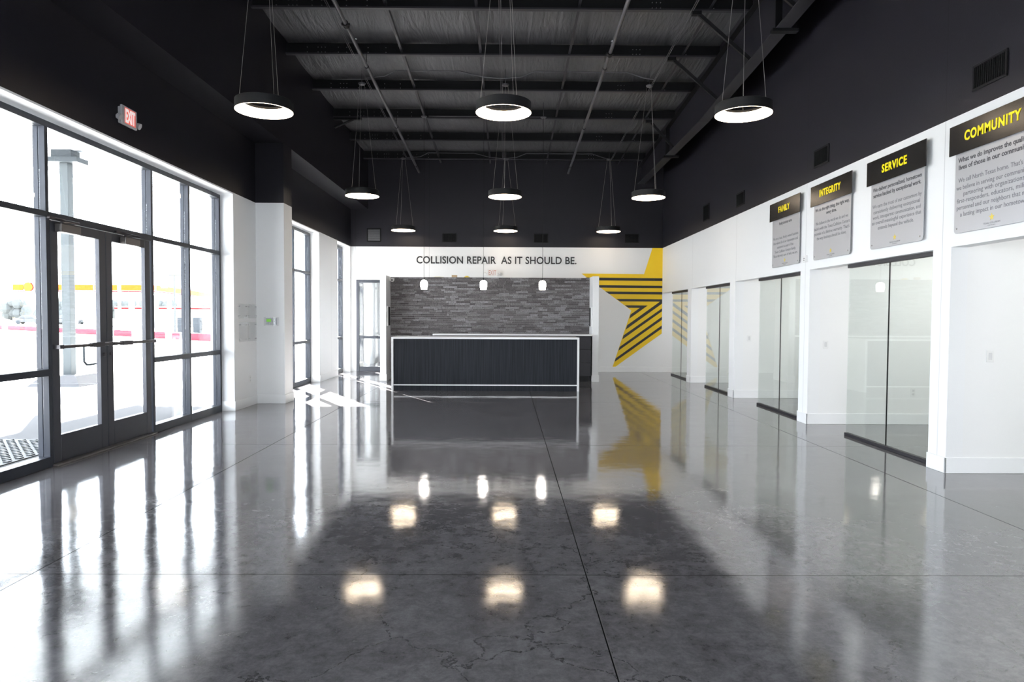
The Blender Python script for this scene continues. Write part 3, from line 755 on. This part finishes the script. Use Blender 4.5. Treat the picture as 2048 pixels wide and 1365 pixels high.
while z_ < 2.405:
    hh = rnd.choice((.034, .038, .042, .046)); z2 = min(2.412, z_ + hh)
    x_ = -2.765
    while x_ < 1.955:
        ww = rnd.uniform(.07, .34); x2 = min(1.955, x_ + ww)
        if 1.955 - x2 < .06: x2 = 1.955
        d = rnd.uniform(0, .026)
        m_.box(x_ + .001, x2 - .001, 15.985 - d, 16.02, z_ + .0008, z2 - .0008)
        x_ = x2
    z_ = z2
m_.build('ledge_stone_facing', 'ledge_stone', t_)

# back counter
t_ = thing('back_counter', 'dark back counter with a white top along the stone wall', 'counter', (.1, 15.6, 0))
MB().box(-1.69, 1.94, 15.27, 15.94, 1.055, 1.09).build('worktop', 'quartz_white', t_, bevel=.003)
MB().box(-1.66, 1.92, 15.35, 15.94, .13, 1.055).build('carcass', 'cabinet_dark', t_)
MB().box(-1.64, 1.90, 15.42, 15.94, 0, .13).build('toe_kick', 'matte_black', t_)
nd = 4
for i in range(nd):
    a = -1.66 + i * 3.58 / nd + .003; b_ = -1.66 + (i + 1) * 3.58 / nd - .003
    for (z0, z1) in ((.135, .44), (.446, .742), (.748, 1.035)): MB().box(a, b_, 15.33, 15.35, z0, z1).build('drawer_front', 'cabinet_dark', t_, bevel=.002, seg=1)

# reception desk
t_ = thing('reception_desk', 'long dark reception desk with a thin white waterfall surround', 'desk', (-.43, 13.7, 0))
m_ = MB().box(-2.292, 1.436, 13.32, 14.10, 1.035, 1.072).box(-2.292, -2.252, 13.32, 14.10, 0, 1.035).box(1.396, 1.436, 13.32, 14.10, 0, 1.035)
m_.build('surround', 'quartz_white', t_, bevel=.002, seg=1)
MB().box(-2.252, 1.396, 13.36, 13.40, .128, 1.035).build('front_panel', 'desk_laminate', t_)
MB().box(-2.252, 1.396, 13.335, 13.40, .108, .128).build('reveal_strip', 'quartz_white', t_)
MB().box(-2.252, 1.396, 13.36, 13.40, 0, .108).build('toe_panel', 'desk_laminate', t_)
MB().box(-2.252, 1.396, 13.5, 14.06, .70, .73).build('work_shelf', 'cabinet_dark', t_)

# things on and around the stone wall
one(MB().box(-1.325, -1.20, 16.07, 16.15, 2.42, 2.475), 'cardboard_box', 'cardboard', 'small tan box lying on top of the stone wall', 'box', origin=(-1.26, 16.1, 2.42), bevel=.004)
m_ = MB().box(-1.03, -.90, 16.05, 16.15, 2.42, 2.435).box(-1.0, -.93, 16.06, 16.14, 2.435, 2.452)
one(m_, 'yellow_tool', 'yellow_plastic', 'small flat yellow item lying on top of the stone wall', 'tool', origin=(-.96, 16.1, 2.42), bevel=.003)
m_ = MB().box(-1.75, -1.52, 16.04, 16.16, 2.42, 2.428).box(-1.72, -1.60, 16.05, 16.15, 2.428, 2.436)
one(m_, 'paper_stack', 'paper', 'thin flat papers lying on the stone wall above the left pendant', 'paper', origin=(-1.63, 16.1, 2.42))
t_ = thing('security_camera', 'white dome camera at the top of the left white pier beside the stone', 'camera', (-2.765, 15.85, 2.36))
MB().cyl((-2.765, 15.85, 2.36), (-2.74, 15.85, 2.36), .045, 18).build('mount', 'plastic_white', t_, smooth=True)
MB().lathe([(.0, -.055), (.02, -.052), (.04, -.035), (.05, -.005), (.05, .03), (.0, .035)], (-2.70, 15.85, 2.345), 20).build('dome', 'plastic_grey', t_, smooth=True)
MB().cyl((-2.70, 15.81, 2.335), (-2.70, 15.795, 2.33), .018, 12).build('lens', 'matte_black', t_)
for x0, x1, lab in ((-2.765, -2.74, 'narrow black wall plate on the left white pier beside the stone'), (1.93, 1.955, 'narrow black wall plate on the right white pier beside the stone')):
    t_ = thing('wall_fixture', lab, 'wall fixture', (x0 if x0 < 0 else x1, 15.68, 1.48), 'black plates on the white piers')
    MB().box(x0, x1, 15.53, 15.80, 1.27, 1.70).build('body', 'matte_black', t_, bevel=.004)
    MB().box(x0 - .003, x1 + .003, 15.50, 15.53, 1.255, 1.715).build('edge_frame', 'plastic_grey', t_, bevel=.002, seg=1)

# ------------------------------------------------------------ clear frames and thermostat near the pilaster
def acry(y0, y1, z0, z1, label):
    t_ = thing('acrylic_frame', label, 'acrylic frame', (XL, (y0 + y1) / 2, z0), 'empty clear frames on the left wall')
    MB().box(XL + .022, XL + .026, y0, y1, z0, z1).build('panel', 'acrylic', t_)
    MB().box(XL + .016, XL + .019, y0, y1, z0, z1).build('panel', 'acrylic', t_)
    for y_ in (y0 + .035, y1 - .035):
        for z_ in (z0 + .04, z1 - .04): MB().cyl((XL, y_, z_), (XL + .032, y_, z_), .0085, 12).build('standoff', 'chrome', t_, smooth=True)
acry(10.50, 10.86, 1.43, 1.66, 'empty clear acrylic frame on the left wall, upper one farther from the pilaster')
acry(10.90, 11.26, 1.43, 1.66, 'empty clear acrylic frame on the left wall, upper one beside the pilaster')
acry(10.53, 10.86, 1.06, 1.37, 'empty clear acrylic frame on the left wall, lower one farther from the pilaster')
acry(10.92, 11.25, 1.06, 1.37, 'empty clear acrylic frame on the left wall, lower one beside the pilaster')
t_ = thing('thermostat', 'wall thermostat with a green display under a clear cover on the pilaster', 'thermostat', (-3.94, 11.3, 1.31))
MB().box(-4.035, -3.855, 11.275, 11.3, 1.325, 1.435).build('body', 'thermo_grey', t_, bevel=.004)
MB().box(-4.02, -3.945, 11.272, 11.275, 1.375, 1.42).build('display', 'lcd_green', t_)
m_ = MB()
for i in range(4):
    for q in range(2): m_.cyl((-3.92 + .028 * q, 11.276, 1.345 + .024 * i), (-3.92 + .028 * q, 11.270, 1.345 + .024 * i), .008, 10)
m_.build('button', 'plastic_white', t_)
MB().box(-4.055, -3.82, 11.245, 11.249, 1.308, 1.449).box(-4.055, -4.051, 11.249, 11.3, 1.308, 1.449).box(-3.824, -3.82, 11.249, 11.3, 1.308, 1.449).box(-4.051, -3.824, 11.249, 11.3, 1.308, 1.312).box(-4.051, -3.824, 11.249, 11.3, 1.445, 1.449).build('cover', 'acrylic', t_)

# ------------------------------------------------------------ roof steel
ordn = ['farthest, against the back wall', 'second from the back wall', 'third from the back wall', 'fourth from the back wall', 'fifth from the back wall', 'sixth from the back wall, topmost in view', 'seventh from the back wall, above the view']
proto = None
PY = [17.60 - 1.524 * i for i in range(7)]
for i, y_ in enumerate(PY):
    t_ = thing('roof_purlin', 'black steel roof purlin, ' + ordn[i], 'roof beam', (0, y_, purlin_z(y_)), 'roof purlins')
    z_ = purlin_z(y_); h_ = .20
    m_ = MB().box(XP, XR, y_ - .0035, y_ + .0035, z_, z_ + h_).box(XP, XR, y_ - .0035, y_ + .07, z_ + h_ - .006, z_ + h_)
    nf = len(m_.f)
    for x_ in (-3.38, -3.20, -3.14, -3.08, -2.86, -2.72, -2.36, -2.06, 2.1, 2.16, 2.22, 3.0):
        for dz in (.05, .13): m_.cyl((x_, y_ - .003, z_ + dz), (x_, y_ - .013, z_ + dz), .008, 8)
    wb = m_.build('web', 'steel_black', t_); wb.data.materials.append(M['bolt_zinc'])
    for p_ in wb.data.polygons:
        if p_.index >= nf: p_.material_index = 1
    MB().box(XP, XR, y_ - .07, y_ + .0035, z_ - .006, z_).box(XP, XR, y_ - .07, y_ - .064, z_, z_ + .018).build('flange', 'steel_edge', t_)
# bridging channels in the purlin depth
for x0, lab in ((-1.79, 'left bridging channel crossing the purlins, between left and centre lamps'), (-.47, 'bridging channel crossing the purlins just left of the centre lamps'), (1.03, 'bridging channel crossing the purlins right of the centre lamps'), (2.95, 'bridging channel crossing the purlins nearest the big tapered beam')):
    m_ = MB()
    m_.hexa([(x0 - .02, PY[-1], purlin_z(PY[-1]) + .05), (x0 + .02, PY[-1], purlin_z(PY[-1]) + .05), (x0 + .02, YB - .02, purlin_z(YB) + .05), (x0 - .02, YB - .02, purlin_z(YB) + .05),
             (x0 - .02, PY[-1], purlin_z(PY[-1]) + .055), (x0 + .02, PY[-1], purlin_z(PY[-1]) + .055), (x0 + .02, YB - .02, purlin_z(YB) + .055), (x0 - .02, YB - .02, purlin_z(YB) + .055)])
    m_.hexa([(x0 + .017, PY[-1], purlin_z(PY[-1]) + .055), (x0 + .02, PY[-1], purlin_z(PY[-1]) + .055), (x0 + .02, YB - .02, purlin_z(YB) + .055), (x0 + .017, YB - .02, purlin_z(YB) + .055),
             (x0 + .017, PY[-1], purlin_z(PY[-1]) + .11), (x0 + .02, PY[-1], purlin_z(PY[-1]) + .11), (x0 + .02, YB - .02, purlin_z(YB) + .11), (x0 + .017, YB - .02, purlin_z(YB) + .11)])
    one(m_, 'bridging_channel', 'steel_edge', 'thin grey ' + lab, 'roof channel', 'bridging channels', origin=(x0, 13.0, purlin_z(13) + .05))

# tapered main beam at the right
XB = 3.58
def rb(y): return 5.075 + max(0, (12.4 - y)) * .053
def rt(y): return deck(y) - .02
t_ = thing('roof_rafter', 'large dark tapered steel beam running along the right side of the roof', 'beam', (XB, 11, 5.1))
ysr = [4.0, 7.0, 9.0, 12.4, 15.5, YB]
m_ = MB()
for a, b_ in zip(ysr[:-1], ysr[1:]):
    m_.hexa([(XB - .005, a, rb(a)), (XB + .005, a, rb(a)), (XB + .005, b_, rb(b_)), (XB - .005, b_, rb(b_)), (XB - .005, a, rt(a)), (XB + .005, a, rt(a)), (XB + .005, b_, rt(b_)), (XB - .005, b_, rt(b_))])
m_.build('web', 'dark_paint', t_)
m_ = MB()
for a, b_ in zip(ysr[:-1], ysr[1:]):
    m_.hexa([(XB - .095, a, rb(a) - .014), (XB + .095, a, rb(a) - .014), (XB + .095, b_, rb(b_) - .014), (XB - .095, b_, rb(b_) - .014), (XB - .095, a, rb(a)), (XB + .095, a, rb(a)), (XB + .095, b_, rb(b_)), (XB - .095, b_, rb(b_))])
m_.build('bottom_flange', 'steel_edge', t_)
m_ = MB()
for a, b_ in zip(ysr[:-1], ysr[1:]):
    m_.hexa([(XB - .095, a, rt(a) - .235), (XB + .095, a, rt(a) - .235), (XB + .095, b_, rt(b_) - .235), (XB - .095, b_, rt(b_) - .235), (XB - .095, a, rt(a) - .225), (XB + .095, a, rt(a) - .225), (XB + .095, b_, rt(b_) - .225), (XB - .095, b_, rt(b_) - .225)])
m_.build('top_flange', 'steel_black', t_)
for y_ in (8.9, 15.0):
    MB().box(XB - .093, XB - .005, y_ - .006, y_ + .006, rb(y_), rt(y_) - .23).box(XB - .14, XB + .2, y_ - .05, y_ + .05, rb(y_) - .05, rb(y_) - .014).build('stiffener_plate', 'steel_black', t_)
for y_, xt, dx, lab in ((16.076 - 1.524, 3.04, .0, 'short dark diagonal brace between roof and big beam, farthest of them'), (11.504, 2.77, 0, 'dark diagonal brace between roof and big beam, middle of three'), (9.98, 2.76, 0, 'dark diagonal brace between roof and big beam, nearest in full view'), (8.456, 2.75, 0, 'dark diagonal brace between roof and big beam, cut by the top edge')):
    zt = purlin_z(y_); zb = rb(y_) + .03
    m_ = MB().cyl((xt, y_ - .03, zt - .03), (XB - .02, y_ - .03, zb), .035, 4).box(xt - .09, xt + .05, y_ - .065, y_ + .005, zt - .06, zt)
    one(m_, 'beam_brace', 'steel_black', lab, 'brace', 'diagonal braces of the big beam', origin=(XB, y_, zb))
m_ = MB().cyl((-3.70, 14.52, 5.50), (-3.25, 14.52, purlin_z(14.55) - .02), .022, 6).box(-3.72, -3.12, 14.48, 14.54, purlin_z(14.55) - .05, purlin_z(14.55) - .005)
one(m_, 'beam_brace', 'steel_black', 'small dark bracket between the left bulkhead and a roof purlin', 'brace', origin=(-3.5, 14.5, 5.6))

# sprinkler pipes
for x0, ycoup, lab in ((-2.37, 9.97, 'long grey sprinkler pipe below the purlins left of centre'), (1.62, 10.87, 'long grey sprinkler pipe below the purlins right of centre')):
    pz = lambda y: 5.34 + .047 * (YB - y)
    t_ = thing('sprinkler_pipe', lab, 'pipe', (x0, 12, pz(12)), 'sprinkler pipes')
    MB().cyl((x0, 5.0, pz(5.0)), (x0, YB, pz(YB)), .030, 14).build('pipe', 'pipe_grey', t_, smooth=True)
    m_ = MB()
    m_.cyl((x0, ycoup - .05, pz(ycoup - .05)), (x0, ycoup + .05, pz(ycoup + .05)), .045, 14).box(x0 - .06, x0 + .06, ycoup - .02, ycoup + .02, pz(ycoup) - .015, pz(ycoup) + .015)
    m_.build('coupling', 'steel_black', t_, smooth=True)
    for y_ in (10.6, 14.3, 16.9, 8.2):
        m_ = MB().cyl((x0, y_, pz(y_) + .02), (x0, y_, pz(y_) + .075), .012, 8).cyl((x0, y_, pz(y_) + .075), (x0, y_, pz(y_) + .08), .028, 12)
        m_.build('sprinkler_head', 'chrome', t_)
    for y_ in (11.42, 14.47, 17.5):
        m_ = MB().cyl((x0, y_, pz(y_)), (x0, y_, purlin_z(y_)), .005, 6).cyl((x0, y_ - .015, pz(y_)), (x0, y_ + .015, pz(y_)), .036, 12)
        m_.build('hanger', 'steel_black', t_)

# conduits feeding the lamps
CX = (-2.60, -.125, 2.67)
sd = ('left', 'centre', 'right')
for i, x0 in enumerate(CX):
    m_ = MB()
    for d in (-.012, .014):
        m_.cyl((x0 + d, 5.2, purlin_z(5.2) - .012), (x0 + d, 17.40, purlin_z(17.4) - .012), .0055, 6)
    one(m_, 'lamp_conduit', 'pipe_grey', 'pair of thin grey conduits along the roof above the %s row of ring lamps' % sd[i], 'conduit', 'conduits above the lamp rows', origin=(x0, 12, purlin_z(12)))
for y_, lab in ((12.40, 'thin grey conduit bending across the roof at the middle row of lamps'), (17.44, 'thin grey conduit bending across the roof at the farthest row of lamps'), (14.40, 'short thin conduit across the roof above the pendant cords')):
    z_ = purlin_z(y_); m_ = MB()
    if y_ == 14.40: m_.path([(-1.68, y_, z_ - .0), (.71, y_, z_ - .0)], .008)
    else:
        m_.path([(CX[0], y_, z_ - .01), (CX[0] + .35, y_, z_ + .02), (CX[0] + .55, y_, z_ + .12), (CX[1] - .75, y_, z_ + .12), (CX[1] - .35, y_, z_ + .02), (CX[1], y_, z_ - .01), (CX[1] + .35, y_, z_ + .02), (CX[1] + .6, y_, z_ + .12), (CX[2] - .5, y_, z_ + .12), (CX[2] - .2, y_, z_ + .02), (CX[2], y_, z_ - .01)], .009)
    one(m_, 'cross_conduit', 'pipe_grey', lab, 'conduit', 'conduits across the roof', origin=(0, y_, z_))

# ------------------------------------------------------------ ring lamps
def ring_lamp(x, y, z, top, rot, label, centre_rod=False):
    t_ = thing('ring_pendant_lamp', label, 'pendant lamp', (x, y, z), 'black ring pendant lamps')
    R = .305
    MB().lathe([(R, 0), (R, .104), (R - .012, .112), (.219, .112), (.219, .089), (R - .014, .088), (R - .008, .006), (R - .008, 0)], (x, y, z), 64, True).build('housing', 'matte_black', t_, smooth=True)
    MB().lathe([(R - .001, -.002), (R - .010, -.002), (R - .012, .004), (.222, .086)], (x, y, z), 64).build('diffuser', 'lamp_glow', t_, smooth=True)
    for k_ in range(3):
        a = math.radians(rot + 120 * k_)
        p = (x + .26 * math.cos(a), y + .26 * math.sin(a), z + .11); q_ = (x + .05 * math.cos(a), y + .05 * math.sin(a), top - .03)
        MB().cyl(p, q_, .0021, 6).build('suspension_cable', 'cable_steel', t_)
    m_ = MB().lathe([(0, -.035), (.05, -.03), (.065, -.012), (.065, 0), (0, 0)], (x, y, top), 24)
    m_.build('canopy', 'pipe_grey', t_, smooth=True)
    MB().cyl((x, y, top - .002), (x, y, deck(y) - .01), .006 if centre_rod else .004, 8).build('hanger_rod', 'pipe_grey', t_)
rows = [(7.48, 3.715, 6.03, 'front row, largest'), (12.47, 3.685, 5.735, 'middle row'), (17.36, 3.687, 5.53, 'farthest row, against the back wall')]
rots = [[72, 54, 72], [30, 93, 45], [24, 108, 63]]
for r_i, (y_, z_, tp, rn) in enumerate(rows):
    for c_i, x_ in enumerate((-2.675, -.05, 2.595)):
        ring_lamp(x_, y_, z_, tp, rots[r_i][c_i], 'lit black ring pendant lamp, %s one of the %s' % (sd[c_i], rn), c_i == 1)

# small glass pendants over the desk
for i, x_ in enumerate((-1.740, -.498, .735)):
    y_ = 14.1; z_ = 2.047
    t_ = thing('pendant_lamp', 'small glowing white glass pendant hanging over the desk, %s one' % ('left', 'middle', 'right')[i], 'pendant lamp', (x_, y_, z_), 'small pendants over the desk')
    prof = [(.060, 0), (.066, .03), (.074, .07), (.078, .11), (.074, .145), (.060, .17), (.040, .188), (.018, .196), (0, .196)]
    MB().lathe(prof, (x_, y_, z_), 32).lathe([(0, .004), (.058, .004)], (x_, y_, z_), 32).build('glass_shade', 'shade_glow', t_, smooth=True)
    MB().lathe([(0, .24), (.008, .238), (.012, .225), (.020, .20), (.024, .195), (0, .193)], (x_, y_, z_), 20).build('socket_cap', 'matte_black', t_, smooth=True)
    MB().cyl((x_, y_, z_ + .235), (x_, y_, 5.60), .0035, 6).build('cord', 'steel_black', t_)
    MB().lathe([(0, -.03), (.045, -.026), (.06, -.01), (.06, 0), (0, 0)], (x_, y_, 5.63), 20).cyl((x_, y_, 5.63), (x_, y_, deck(y_) - .02), .006, 8).build('canopy', 'pipe_grey', t_, smooth=True)

# ------------------------------------------------------------ outdoors
struct(MB().box(-140, -4.56, -60, 190, -.15, -.02).build('ground_outdoor', 'outdoor_concrete'), 'bright concrete lot outside')
struct(MB().box(-6.9, -4.56, -4, 24, -.02, -.004).build('walkway', 'paver'), 'grey paved walk along the glazing')
m_ = MB()
for i in range(16):
    for q in range(24):
        if (i + q) % 2 == 0: m_.box(-6.0 + .068 * i, -6.0 + .068 * i + .05, 5.9 + .082 * q, 5.9 + .082 * q + .06, .006, .016)
m_.box(-6.05, -4.9, 5.85, 7.9, -.004, .006)
one(m_, 'door_mat', 'pump_dark', 'dark ribbed mat outside beside the entrance doors', 'mat', origin=(-5.5, 6.9, 0))
# entry canopy with ribbed metal soffit, its column and base
t_ = thing('entry_canopy', 'white ribbed metal canopy over the walk outside the storefront', 'canopy', (-7.5, 9, 4.95))
m_ = MB().box(-10.9, -4.58, -4, 19.8, 5.0, 5.35)
yy = -4.0
while yy < 19.7:
    m_.box(-10.88, -4.6, yy, yy + .13, 4.96, 5.0); yy += .30
m_.build('ribbed_soffit', 'soffit_metal', t_)
MB().box(-11.0, -10.88, -4, 19.8, 4.9, 5.5).build('fascia', 'soffit_metal', t_)
t_ = thing('canopy_column', 'grey steel column on a concrete footing outside the entrance doors', 'column', (-9.4, 14.5, 0))
MB().box(-9.49, -9.31, 14.41, 14.59, .18, 4.70).build('shaft', 'galv_steel', t_, bevel=.01)
MB().hexa([(-9.95, 13.95, -.02), (-8.85, 13.95, -.02), (-8.85, 15.05, -.02), (-9.95, 15.05, -.02), (-9.75, 14.15, .2), (-9.05, 14.15, .2), (-9.05, 14.85, .2), (-9.75, 14.85, .2)]).build('footing', 'paver', t_)
MB().box(-9.78, -9.05, 14.3, 14.7, 4.70, 4.80).box(-9.62, -9.2, 14.35, 14.65, 4.80, 4.96).build('cap_plate', 'pump_dark', t_)

# painted kerb beyond the lot
p0 = Vector((-95, 108, 0)); p1 = Vector((-12, 35, 0)); dirk = (p1 - p0).normalized(); nk = Vector((-dirk.y, dirk.x, 0)); Lk = (p1 - p0).length
red = MB(); whi = MB(); d = 0; i = 0
rk = random.Random(5)
while d < Lk:
    stp = rk.choice((1.2, 3.5, 9, 14)); red_on = (i % 2 == 0)
    if not red_on: stp = rk.choice((.5, 1.0, 2.2))
    e_ = min(Lk, d + stp); a = p0 + dirk * d; b_ = p0 + dirk * e_
    z1 = .42
    (red if red_on else whi).hexa([a, b_, b_ + nk * .3, a + nk * .3, a + Vector((0, 0, z1)), b_ + Vector((0, 0, z1)), b_ + nk * .3 + Vector((0, 0, z1)), a + nk * .3 + Vector((0, 0, z1))])
    d = e_; i += 1
t_ = thing('painted_kerb', 'long low kerb painted red with white gaps across the lot outside', 'kerb', p0 + dirk * Lk / 2)
red.build('red_paint_run', 'kerb_red', t_); whi.build('white_paint_run', 'kerb_white', t_)

# filling station
t_ = thing('station_canopy', 'yellow and red banded filling station canopy far outside the windows', 'canopy', (-54, 90, 0))
def quad_wall(m_, a, b_, z0, z1, th=.4):
    a = Vector(a); b_ = Vector(b_); n_ = Vector((-(b_ - a).y, (b_ - a).x, 0)).normalized() * th
    m_.hexa([a + Vector((0, 0, z0)), b_ + Vector((0, 0, z0)), b_ + n_ + Vector((0, 0, z0)), a + n_ + Vector((0, 0, z0)), a + Vector((0, 0, z1)), b_ + Vector((0, 0, z1)), b_ + n_ + Vector((0, 0, z1)), a + n_ + Vector((0, 0, z1))])
A0, A1, A2 = (-63.3, 85, 0), (-44.2, 85, 0), (-51.8, 121, 0)
m_ = MB(); quad_wall(m_, A0, A1, 4.5, 5.5); quad_wall(m_, A1, (-47, 98, 0), 4.5, 5.5); quad_wall(m_, (-47, 98, 0), A2, 4.5, 5.5)
m_.hexa([(-63.3, 85, 5.45), (-44.2, 85, 5.45), (-51.8, 121, 5.45), (-75, 121, 5.45), (-63.3, 85, 5.6), (-44.2, 85, 5.6), (-51.8, 121, 5.6), (-75, 121, 5.6)])
m_.build('fascia', 'kerb_white', t_)
m_ = MB()
for a, b_ in ((-62.0, -60.7), (-59.2, -52.0), (-51.8, -49.0), (-48.7, -44.3)): m_.box(a - .0, b_, 84.93, 85, 4.66, 5.35)
quad_wall(m_, (-44.15, 85.2, 0), (-51.7, 120.5, 0), 4.66, 5.35, -.05)
m_.build('yellow_band', 'station_yellow', t_)
m_ = MB().box(-62.6, -60.4, 84.92, 85, 4.48, 4.58).box(-59.3, -44.2, 84.92, 85, 4.48, 4.58); quad_wall(m_, (-44.1, 85.2, 0), (-51.65, 120.5, 0), 4.48, 4.58, -.05)
m_.build('red_band', 'station_red', t_)
shell = []
for k_ in range(13):
    a = PI * k_ / 12; r = .60 if k_ % 2 == 0 else .54
    shell.append((-60.0 + r * math.cos(a), 5.0 + r * math.sin(a)))
shell += [(-60.45, 4.72), (-60.25, 4.55), (-59.75, 4.55), (-59.55, 4.72)]
MB().prism([(-60.0 + (u + 60.0) * 1.12, 5.0 + (v - 5.0) * 1.12) for u, v in shell], pl, 84.86, 84.93).build('emblem_edge', 'station_red', t_)
MB().prism(shell, pl, 84.80, 84.86).build('emblem', 'station_yellow', t_)
for (x_, y_) in ((-57.5, 90), (-50, 90), (-60, 102), (-53, 102), (-57, 114)): MB().box(x_ - .25, x_ + .25, y_ - .25, y_ + .25, 0, 4.6).build('post', 'kerb_white', t_)
t_ = thing('station_shop', 'low pale shop with a thin red roof band behind the filling station', 'building', (-58, 128, 0))
MB().box(-72, -40, 124, 134, 0, 3.2).build('walls', 'kerb_white', t_)
MB().box(-72, -50, 123.9, 124, 2.75, 3.0).box(-49, -46, 123.9, 124, 2.75, 3.0).box(-45, -41, 123.9, 124, 2.75, 3.0).build('red_band', 'station_red', t_)
for i, (px_, y_, lab) in enumerate(((-28.9, 60, 'dark fuel pump outside, seen through the pane right of the doors'), (-26.6, 58, 'dark fuel pump outside with a dark side panel'), (-25.2, 58.5, 'dark fuel pump outside, rightmost beyond the storefront'))):
    t_ = thing('fuel_pump', lab, 'fuel pump', (px_, y_, 0), 'fuel pumps outside')
    MB().box(px_ - .30, px_ + .30, y_ - .25, y_ + .25, 0, 1.35).build('cabinet', 'pump_dark', t_, bevel=.03)
    MB().box(px_ - .30, px_ + .30, y_ - .25, y_ + .25, 1.35, 1.75).build('header', 'kerb_white', t_, bevel=.03)
    MB().path([(px_ + .30, y_ - .1, 1.1), (px_ + .44, y_ - .1, .9), (px_ + .44, y_ - .1, .4), (px_ + .30, y_ - .1, .3)], .03, 6).build('hose', 'matte_black', t_)
one(MB().cyl((-34.4, 60, 0), (-34.4, 60, 9.5), .16, 12, .12), 'utility_pole', 'pole_wood', 'tall weathered wooden pole outside, seen through the farther door leaf', 'pole', origin=(-34.4, 60, 0), smooth=True)
t_ = thing('light_pole', 'thin pale lamp pole outside, seen through the pane right of the doors', 'pole', (-30.5, 62, 0))
MB().cyl((-30.5, 62, 0), (-30.5, 62, 5.2), .09, 8, .06).build('pole', 'galv_steel', t_)
MB().box(-31.0, -30.0, 61.9, 62.1, 5.15, 5.3).build('lamp_head', 'galv_steel', t_, bevel=.02)
t_ = thing('sign_post', 'small red and white upright sign outside beside the grey column', 'sign', (-25.9, 40, 0))
MB().box(-26.05, -25.78, 39.95, 40.05, .9, 2.2).build('red_panel', 'station_red', t_)
MB().box(-26.05, -25.78, 39.96, 40.04, .2, .9).build('white_panel', 'kerb_white', t_)
MB().cyl((-25.92, 40, 0), (-25.92, 40, .2), .05, 8).build('foot', 'pump_dark', t_)
def car(x, y, rz, label):
    t_ = thing('parked_car', label, 'car', (x, y, 0), 'parked cars outside')
    c_, s_ = math.cos(rz), math.sin(rz)
    fn = lambda u, v, t: (x + u * c_ - t * s_, y + u * s_ + t * c_, v)
    bodyp = [(-2.2, .35), (-2.25, .75), (-2.05, .95), (-1.5, 1.0), (1.0, 1.0), (1.9, .9), (2.2, .7), (2.25, .35)]
    cab = [(-1.45, 1.0), (-1.0, 1.42), (.3, 1.45), (1.0, 1.0)]
    MB().prism(bodyp, fn, -.85, .85).build('body', 'car_silver', t_, bevel=.06)
    MB().prism(cab, fn, -.72, .72).build('cabin', 'car_glass', t_, bevel=.05)
    MB().prism([(-1.0, 1.41), (.3, 1.44), (.3, 1.49), (-1.0, 1.46)], fn, -.7, .7).build('roof', 'car_silver', t_, bevel=.02)
    for u in (-1.4, 1.4):
        for sgn in (-1, 1):
            a = Vector(fn(u, .33, sgn * .86)); b_ = Vector(fn(u, .33, sgn * .66)); MB().cyl(a, b_, .33, 16).build('wheel', 'pump_dark', t_)
car(-79, 112, .2, 'silver car parked far outside, seen through the leftmost pane')
car(-73, 113, .2, 'silver car parked far outside beside another, near the left mullion')
car(-70, 107, -.2, 'silver car parked far outside, seen through the nearer door leaf')
# hazy trees far away
rt_ = random.Random(9)
for i in range(6):
    cx_, cy_ = -140 + 13 * i, 165 + 3 * (i % 2)
    cx_ = -135 + 12.5 * i
    t_ = thing('distant_tree', 'hazy grey-green tree on the far skyline, %s of the six' % ('leftmost', 'second from left', 'third from left', 'third from right', 'second from right', 'rightmost')[i], 'tree', (cx_, cy_, 0), 'trees on the skyline')
    m_ = MB()
    for k_ in range(26):
        a = rt_.uniform(0, 2 * PI); r = rt_.uniform(0, 4.4); z_ = rt_.uniform(1.6, 4.6); c_ = Vector((cx_ + r * math.cos(a), cy_ + r * math.sin(a) * .6, z_)); rr_ = rt_.uniform(.8, 1.5)
        prof = [(0, -rr_)] + [(rr_ * math.sin(PI * j_ / 5) * rt_.uniform(.85, 1.1), -rr_ * math.cos(PI * j_ / 5)) for j_ in range(1, 5)] + [(0, rr_)]
        m_.lathe(prof, c_, 8)
    m_.build('crown', 'foliage', t_)
    MB().cyl((cx_, cy_, 0), (cx_, cy_, 3), .3, 8).build('trunk', 'pole_wood', t_)
